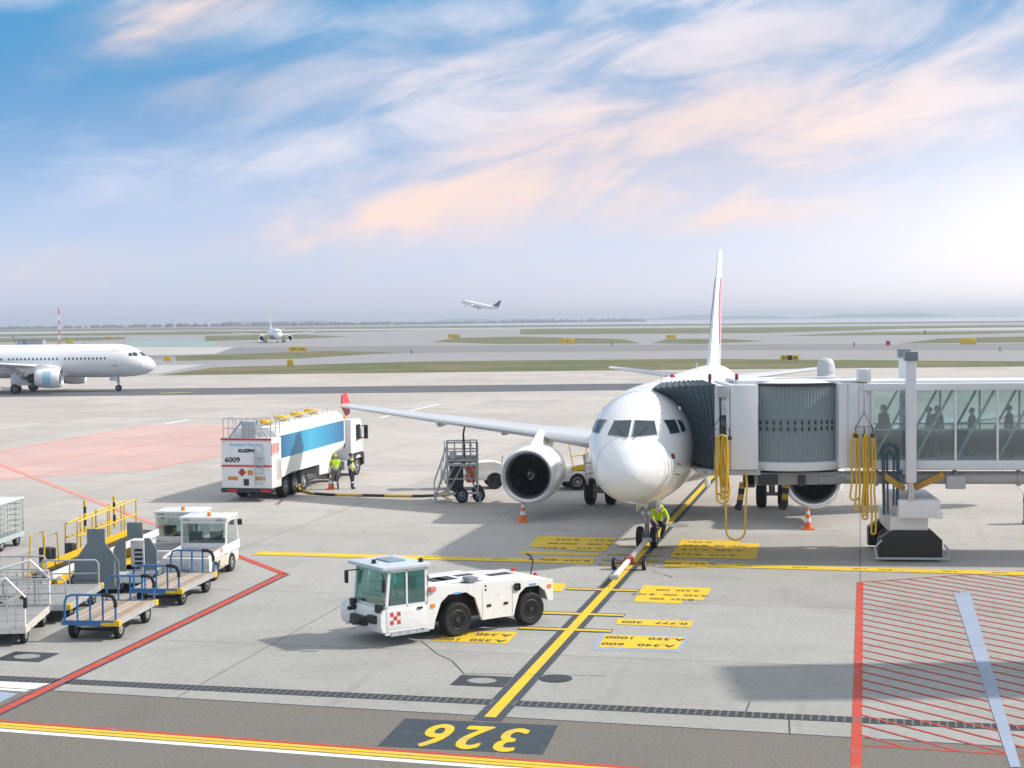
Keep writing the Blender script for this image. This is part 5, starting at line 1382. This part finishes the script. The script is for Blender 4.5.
# grey shelter
sp_ = at(28, 345.5)
t = thing('equipment_shelter', sp_, 0, 'low grey equipment shelter far behind the taxiing jet', 'shelter')
wl = MB().bx(-4.5, 6.0, 0, 4, 0, 2.2).build('wall', lgrey, t); MB().bx(-4.7, 6.2, -.2, 4.2, 2.2, 2.4).build('roof', greyp, t); MB().bx(-2, -1.0, -.05, 0, 0, 2.0).build('door', greyp, t)
MB().tube([(-5.2, 0, 0), (-5.4, 0, 3.2), (-6.6, 0, 3.9)], .12, 6).build('lamp_post', dark, t)

# ------------------------------------------------------------------ far land
def far_wood(name, pts, hmin, hmax, label, n, wid=40):
    m = MB(); rnd = random.Random(3)
    L = [V((*p, 0)) for p in pts]
    for i in range(n):
        t = rnd.random()*(len(L)-1); k = int(t); p = L[k].lerp(L[k+1], t-k)
        h = hmin+(hmax-hmin)*rnd.random()**1.6*(.45+.55*(.5+.5*sin(p.x*.006+1.3*sin(p.x*.0017)))); w = h*rnd.uniform(.6, 1.4)
        tb_ = bmesh.new(); bmesh.ops.create_icosphere(tb_, subdivisions=1, radius=1)
        c = p+V((0, rnd.uniform(-wid, wid), h*.42))
        for v in tb_.verts: v.co = V((v.co.x*w, v.co.y*w, v.co.z*h*.6))*rnd.uniform(.75, 1.2)+c
        m.merge(tb_)
    return tag(m.build(name, mat('far_foliage', (.05, .075, .05), .9, var=.4, scale=.02), None, 0), label, 'trees', kind='stuff')
far_wood('far_wood', [(-2600, 3300), (-1400, 3500), (-640, 3500), (-200, 3900), (400, 4600)], 4, 11, 'blue hazy line of far trees along the horizon on the left', 900)
m = MB(); rings = []
for i in range(60):
    x = -1500+i*120; h = 10+8*sin(i*.7)+6*sin(i*1.9+1)+(8 if 20 < i < 30 else 0)
    y = 8200-.12*x
    rings.append([V((x, y-60, -1)), V((x, y-20, h*.6)), V((x, y, h)), V((x, y+80, h*.7)), V((x, y+200, -1))])
m.loft(rings, False, False); struct(m, 'far_shore_hills', MATS['far_foliage'])
# ------------------------------------------------------------------ people (facing local -y, feet at z = 0)
def person(loc, rz, label, J, cloth, group=None, hair=hairm, cap=None, scale=1.0, extra=None, bulk=1.0):
    """J: joint positions; cloth: materials for torso, sleeves, legs, boots"""
    t = thing('person', loc, rz, label, 'person', group)
    vs, rad, ed, kind = [], [], [], []
    idx = {}
    def add(n, p, r, par=None, k='torso'):
        idx[n] = len(vs); vs.append(V(p)*scale); rad.append((r*scale if isinstance(r, float) else r)); kind.append(k)
        if par: ed.append((idx[par], idx[n]))
    P = J
    add('hip', P['hip'], .135); add('waist', P['waist'], .125, 'hip'); add('chest', P['chest'], .15, 'waist'); add('neckb', P['neckb'], .075, 'chest')
    add('neck', P['neck'], .055, 'neckb', 'skin'); add('head', P['head'], .088, 'neck', 'skin'); add('crown', P['crown'], .078, 'head', 'skin')
    hd = (V(P['crown'])-V(P['neck'])).normalized(); fw = V(P.get('face', (0, -1, 0)))
    add('nose', V(P['head'])+fw*.105-hd*.02, .014, 'head', 'skin')
    for s, sg in (('l', -1), ('r', 1)):
        add(s+'sh', P[s+'sh'], .070, 'chest', 'sleeve'); add(s+'el', P[s+'el'], .053, s+'sh', 'sleeve'); add(s+'wr', P[s+'wr'], .032, s+'el', 'skin')
        w = V(P[s+'wr']); d = (w-V(P[s+'el'])).normalized(); side = d.cross(V((0, 1, 0)) if abs(d.y) < .8 else V((0, 0, 1))).normalized(); fwd = side.cross(d)
        add(s+'palm', w+d*.07, .034, s+'wr', 'skin')
        for i in range(4):
            o = (i-1.5)*.021
            add('%sf%d' % (s, i), w+d*.10+fwd*o, .010, s+'palm', 'skin'); L_ = (.055, .07, .066, .048)[i]
            add('%sg%d' % (s, i), w+d*(.10+L_)+fwd*o*1.1+side*.02, .008, '%sf%d' % (s, i), 'skin')
        add(s+'th', w+d*.05-fwd*.045, .011, s+'palm', 'skin'); add(s+'ti', w+d*.09-fwd*.06, .009, s+'th', 'skin')
        add(s+'hp', P[s+'hp'], .102, 'hip', 'leg'); add(s+'kn', P[s+'kn'], .072, s+'hp', 'leg'); add(s+'an', P[s+'an'], .052, s+'kn', 'leg')
        add(s+'he', V(P[s+'an'])+V((0, .02, -.05)), .045, s+'an', 'boot'); add(s+'to', P[s+'to'], .038, s+'he', 'boot')
    rad = [r*(bulk if k != 'skin' else 1) for r, k in zip(rad, kind)]
    me = bpy.data.meshes.new('body'); me.from_pydata(vs, ed, []); ob = bpy.data.objects.new('body', me); COL.objects.link(ob)
    md = ob.modifiers.new('Skin', 'SKIN'); sv = me.skin_vertices[0].data
    for i, r in enumerate(rad): sv[i].radius = (r, r); sv[i].use_root = (i == 0)
    sb = scale*bulk; sv[idx['chest']].radius = (.20*sb, .14*sb); sv[idx['waist']].radius = (.165*sb, .13*sb); sv[idx['hip']].radius = (.17*sb, .135*sb)
    ss = ob.modifiers.new('Sub', 'SUBSURF'); ss.levels = 1; ss.render_levels = 1
    dg = bpy.context.evaluated_depsgraph_get(); nm = bpy.data.meshes.new_from_object(ob.evaluated_get(dg))
    bpy.data.objects.remove(ob); bpy.data.meshes.remove(me); nm.name = 'body'
    order = ['torso', 'sleeve', 'leg', 'boot', 'skin']; nm.materials.clear()
    for x in (cloth[0], cloth[1], cloth[2], cloth[3], skin): nm.materials.append(x)
    segs = [(vs[a], vs[b], kind[b]) for a, b in ed]
    for p in nm.polygons:
        best = 9; kk = 'torso'
        for a, b, k in segs:
            d = b-a; tt = max(0, min(1, (p.center-a).dot(d)/max(1e-9, d.length_squared))); q = (p.center-a-d*tt).length
            if q < best: best = q; kk = k
        p.material_index = order.index(kk); p.use_smooth = True
    body = bpy.data.objects.new('body', nm); COL.objects.link(body); body.parent = t
    h = V(P['head'])*scale; up = hd; m = MB()
    m.sphere(h+up*.045*scale-fw*.02*scale, .108*scale, (.95, 1.05, .92)); 
    bm = m.bm; cutp = h+up*.03*scale
    bmesh.ops.delete(bm, geom=[v for v in bm.verts if (v.co-h).dot(fw) > .05*scale and (v.co-h).dot(up) < .06*scale or (v.co-h).dot(up) < -.05*scale], context='VERTS')
    m.build('cap' if cap else 'hair', cap or hair, body)
    m = MB(); sd = up.cross(fw).normalized()
    for s_ in (-1, 1): m.sphere(h+(fw*.085+sd*s_*.034+up*.015)*scale, .012*scale, u=8, v=6)
    m.build('eye', black, body)
    if extra: extra(t, body, V, P)
    return t
STAND = dict(hip=(0, 0, .93), waist=(0, 0, 1.06), chest=(0, .01, 1.30), neckb=(0, .01, 1.45), neck=(0, 0, 1.51), head=(0, -.015, 1.61), crown=(0, -.01, 1.69),
             lsh=(-.20, .01, 1.41), lel=(-.26, .03, 1.13), lwr=(-.27, -.05, .90), rsh=(.20, .01, 1.41), rel=(.26, .03, 1.13), rwr=(.27, -.05, .90),
             lhp=(-.09, 0, .86), lkn=(-.11, -.02, .48), lan=(-.12, .02, .10), lto=(-.13, -.14, .045), rhp=(.09, 0, .86), rkn=(.11, -.02, .48), ran=(.12, .02, .10), rto=(.13, -.14, .045))
def pose(**k): d = dict(STAND); d.update(k); return d
def tape(t, body, V, P):
    m = MB()
    for n in ('lkn', 'rkn'):
        a = V(P[n])*.62+V(P[n[0]+'an'])*.38; m.lathe([(.068, -.03), (.068, .03)], a, V(P[n])-V(P[n[0]+'an']), 12, caps=False)
    m.build('reflective_band', refl, body)
    m = MB(); c = V(P['waist']); d = (V(P['chest'])-c)
    for f in (.15, .55):
        q = c+d*f; m.loft([[q+V((cos(a)*.185, sin(a)*.145, z)) for a in [2*pi*i/18 for i in range(18)]] for z in (-.025, .025)], True, False)
    m.build('reflective_band', refl, body)
p_ = at(335.5, 489.5)
person(p_, radians(200), 'worker in a yellow high visibility vest with both hands forward, standing next to the cone', pose(lwr=(-.15, -.32, 1.08), lel=(-.26, -.06, 1.13), rwr=(.13, -.34, 1.10), rel=(.26, -.06, 1.14), lkn=(-.11, -.05, .48), ran=(.13, .08, .10), rto=(.14, -.08, .045)),
       (hivis, hivis, mat('grey_trousers', (.16, .17, .18), .9), black), 'workers beside the tanker', cap=mat('yellow_cap', (.7, .6, .05), .7), scale=1.02, extra=tape)
p_ = at(351.5, 489)
person(p_, radians(60), 'worker in a yellow vest and dark navy trousers, turned towards the other worker', pose(lwr=(-.2, -.25, 1.02), lel=(-.26, 0, 1.13), lkn=(-.12, -.10, .49), lan=(-.13, -.12, .10), lto=(-.13, -.28, .045)),
       (hivis, navy, navy, black), 'workers beside the tanker', scale=1.02, extra=tape)
# worker crouching at the nose wheel
cr = GEAR+V((.62, 2.3, 0))
person(cr, radians(10), 'worker in a bright yellow jacket crouching by the nose wheel of the parked jet',
       pose(hip=(0, .22, .52), waist=(0, .14, .66), chest=(.0, -.08, .88), neckb=(0, -.20, .98), neck=(0, -.26, 1.0), head=(0, -.34, 1.05), crown=(0, -.36, 1.13),
            lsh=(-.20, -.14, .94), lel=(-.27, -.30, .70), lwr=(-.2, -.48, .60), rsh=(.20, -.14, .94), rel=(.27, -.30, .70), rwr=(.18, -.5, .62),
            lhp=(-.10, .16, .48), lkn=(-.17, -.24, .50), lan=(-.15, .04, .10), lto=(-.16, -.12, .045), rhp=(.10, .16, .48), rkn=(.17, -.22, .46), ran=(.15, .08, .10), rto=(.16, -.08, .045), face=(0, -.95, -.3)),
       (hivis, hivis, navy, black), hair=hivis, cap=hivis, scale=1.12, bulk=1.2)
# passengers in the bridge, their shapes seen through the glass
shirts = [(.03, .035, .04), (.05, .05, .06), (.02, .03, .05), (.06, .045, .04), (.03, .03, .03), (.10, .04, .045)]
PX = [(12.7, 53.3, 75, 'passenger in a dark coat behind the first glass pane beside the lift columns', 1.04), (14.2, 53.0, 110, 'passenger in a dark jacket walking just right of the lift columns', 1.0), (14.62, 54.0, 70, 'passenger in a navy jacket with a companion close ahead', .99),
      (15.75, 53.7, 95, 'passenger in brown clothes behind the middle glass pane', .96), (16.85, 53.0, 120, 'passenger in a black coat near the right edge of the picture', 1.03), (18.0, 53.5, 90, 'passenger in a dark red top cut by the right edge of the picture', .98)]
for i, (x, y, r, lab, sc) in enumerate(PX):
    cm = mat('coat_%s' % ('charcoal', 'grey', 'navy', 'brown', 'black', 'maroon')[i], shirts[i], .9)
    k = (-1)**i
    BROT[0] = radians(-6.5); q_ = RT((x, y, 0)); BROT[0] = 0
    person((q_.x, q_.y, ZF+.002), radians(-r), lab, pose(lkn=(-.11, -.12*k, .48), lan=(-.12, -.10*k, .10), lto=(-.13, -.10*k-.16, .045), rkn=(.11, .04*k, .48), ran=(.12, .16*k, .10), rto=(.13, .16*k-.15, .045), lwr=(-.26, -.18*k, .93), rwr=(.26, .1*k, .92)),
           (cm, cm, navy if i % 2 else dark, black), 'passengers inside the boarding bridge', scale=sc, bulk=1.25)

# ------------------------------------------------------------------ sky, sun and air
SUNV = V((1.18, .05, 1.0)).normalized()
SEL = math.asin(SUNV.z); SAZ = atan2(SUNV.x, SUNV.y)
sl = bpy.data.lights.new('sun', 'SUN'); sl.energy = 2.35; sl.angle = radians(2.2); sl.color = (1.0, .93, .84)
so = bpy.data.objects.new('sun', sl); COL.objects.link(so); so.rotation_euler = SUNV.to_track_quat('Z', 'Y').to_euler(); so.location = (40, 0, 60)

w = bpy.data.worlds.new('World'); scene.world = w; w.use_nodes = True
nt = w.node_tree; bg = nt.nodes['Background']
dirv = nd(nt, 'ShaderNodeTexCoord').outputs['Generated']
sp = nd(nt, 'ShaderNodeSeparateXYZ'); nt.links.new(dirv, sp.inputs[0])
az = math_n(nt, 'ARCTAN2', sp.outputs[0], sp.outputs[1]); el = math_n(nt, 'ARCSINE', sp.outputs[2])
U = math_n(nt, 'MULTIPLY', az, 1.538); Vv = math_n(nt, 'MULTIPLY', el, 1.538)      # thousands of picture units
sky = nd(nt, 'ShaderNodeTexSky'); sky.sky_type = 'NISHITA'; sky.sun_disc = False
sky.sun_elevation = SEL; sky.sun_rotation = SAZ; sky.air_density = 1.0; sky.dust_density = .6; sky.ozone_density = 2.5; sky.altitude = 10
mpn = nd(nt, 'ShaderNodeMapping'); mpn.inputs['Scale'].default_value = (1, 1, 2.6); nt.links.new(dirv, mpn.inputs[0]); nt.links.new(mpn.outputs[0], sky.inputs[0])
K = 10.0    # cloud and haze colours below are for a Background strength of 0.1
def C(r, g_, b): return (r*K, g_*K, b*K)
def smooth(x, a, b):
    n = nd(nt, 'ShaderNodeMapRange'); n.interpolation_type = 'SMOOTHSTEP'; n.inputs[1].default_value = a; n.inputs[2].default_value = b; nt.links.new(x, n.inputs[0]); return n.outputs[0]
col = sky.outputs[0]
# blue of the upper sky, deeper to the left
left = smooth(U, .45, -.35)
up = smooth(Vv, .04, .26)
# horizon haze: lavender, whiter towards the sun
hz = mix_n(nt, smooth(U, -.35, .55), C(.30, .315, .42), C(.50, .465, .505))
col = mix_n(nt, math_n(nt, 'MULTIPLY', smooth(Vv, .0, .34), .92), col, C(.034, .18, .345))
col = mix_n(nt, smooth(Vv, .235, -.04), col, hz)
# streaky cirrus noise in a frame tilted like the cloud bands
def rotc(ang, cu, cv, su, sv):
    c, s = cos(ang), sin(ang)
    u = math_n(nt, 'SUBTRACT', U, cu); v = math_n(nt, 'SUBTRACT', Vv, cv)
    a = math_n(nt, 'ADD', math_n(nt, 'MULTIPLY', u, c/su), math_n(nt, 'MULTIPLY', v, s/su))
    b = math_n(nt, 'ADD', math_n(nt, 'MULTIPLY', u, -s/sv), math_n(nt, 'MULTIPLY', v, c/sv)); return a, b
a, b = rotc(radians(13), 0, 0, 1, 1)
cx_ = nd(nt, 'ShaderNodeCombineXYZ'); nt.links.new(math_n(nt, 'MULTIPLY', a, 4.8), cx_.inputs[0]); nt.links.new(math_n(nt, 'MULTIPLY', b, 15.0), cx_.inputs[1])
n1 = noise_n(nt, cx_.outputs[0], 1.0, 9, .60, .5)
cy_ = nd(nt, 'ShaderNodeCombineXYZ'); nt.links.new(math_n(nt, 'MULTIPLY', a, 11.0), cy_.inputs[0]); nt.links.new(math_n(nt, 'MULTIPLY', b, 24.0), cy_.inputs[1])
n2 = noise_n(nt, cy_.outputs[0], 1.0, 7, .58, .4)
# wisps everywhere in the upper sky
wis = math_n(nt, 'MULTIPLY', smooth(n1, .50, .80), .34)
col = mix_n(nt, math_n(nt, 'MULTIPLY', wis, smooth(Vv, .05, .16)), col, C(.50, .50, .56))
BL_ = [  # px, py, half length, half thickness, tilt, strength, warm
    (640, 125, 300, 80, 8, .55, 0), (760, 150, 260, 60, 8, .45, 1), (620, 60, 260, 26, 6, .5, 1), (930, 60, 120, 20, 12, .5, 0), (330, 228, 80, 12, 12, .7, 1), (410, 210, 120, 24, 13, 1.1, 1), (510, 184, 130, 32, 14, 1.1, 1), (690, 172, 170, 34, 9, .85, 1), (850, 135, 120, 32, 17, 1.1, 1), (740, 214, 120, 20, 3, .85, 1), (600, 140, 120, 30, 10, .6, 1),
    (500, 100, 190, 38, 8, .75, 0), (195, 26, 90, 20, 20, .95, 1), (300, 30, 110, 22, 5, .35, 0), (660, 10, 240, 24, 5, .9, 0), (70, 264, 80, 18, 9, .55, 1), (215, 100, 60, 16, 18, .55, 1), (330, 150, 150, 14, 14, .5, 0),
    (960, 110, 130, 60, 15, .55, 0), (640, 120, 140, 30, 4, .5, 1), (600, 55, 200, 20, 4, .4, 0), (850, 20, 160, 12, 10, .4, 0), (230, 170, 120, 20, 8, .25, 0), (40, 10, 90, 12, 3, .4, 0)]
wob = math_n(nt, 'MULTIPLY_ADD', n2, .10, -.05)
for (px, py, lu, lv, tl, st, wm) in BL_:
    a, b = rotc(radians(tl), (px-512)/1000, (320-py)/1000, lu/1000, lv/1000)
    b = math_n(nt, 'ADD', b, math_n(nt, 'MULTIPLY', wob, 16))
    d = math_n(nt, 'ADD', math_n(nt, 'MULTIPLY', a, a), math_n(nt, 'MULTIPLY', b, b))
    gsn = math_n(nt, 'EXPONENT', math_n(nt, 'MULTIPLY', d, -.8))
    f = math_n(nt, 'MULTIPLY', math_n(nt, 'MULTIPLY', gsn, math_n(nt, 'MULTIPLY_ADD', smooth(n1, .36, .66), .80, .20)), st, clamp=True)
    col = mix_n(nt, f, col, C(.55, .42, .37) if wm else C(.48, .455, .49))
# white glare in the haze towards the sun
a, b = rotc(0, .585, .07, .23, .12)
gl = math_n(nt, 'EXPONENT', math_n(nt, 'MULTIPLY', math_n(nt, 'ADD', math_n(nt, 'MULTIPLY', a, a), math_n(nt, 'MULTIPLY', b, b)), -1.0))
col = mix_n(nt, math_n(nt, 'MULTIPLY', gl, .8), col, C(.66, .61, .61))
# unseen pale overhead sky, added to fill and neutralise the shadows
col = mix_n(nt, math_n(nt, 'MULTIPLY', smooth(Vv, .36, .75), .88), col, C(.46, .47, .495))
nt.links.new(col, bg.inputs[0]); bg.inputs[1].default_value = .1

hm = bpy.data.materials.new('haze_air'); hm.use_nodes = True; hn = hm.node_tree
hn.nodes.remove(hn.nodes['Principled BSDF']); pv = hn.nodes.new('ShaderNodeVolumePrincipled')
pv.inputs['Density'].default_value = HAZE; pv.inputs['Color'].default_value = (.80, .87, .98, 1); pv.inputs['Anisotropy'].default_value = .2
hn.links.new(pv.outputs[0], hn.nodes['Material Output'].inputs['Volume'])
hb = MB().bx(-10500, 10500, -100, 14500, -1.2, 48).build('haze', hm, None, 0); tag(hb, 'thin pale haze over the whole airfield', 'haze', kind='stuff')

scene.view_settings.view_transform = 'Standard'; scene.view_settings.look = 'None'; scene.view_settings.gamma = 1.0
scene.view_settings.exposure = EXPO; scene.view_settings.use_curve_mapping = False
scene.render.engine = 'CYCLES'
scene.cycles.use_denoising = True
scene.cycles.max_bounces = 8; scene.cycles.transparent_max_bounces = 16; scene.cycles.volume_bounces = 0
scene.cycles.sample_clamp_indirect = 6
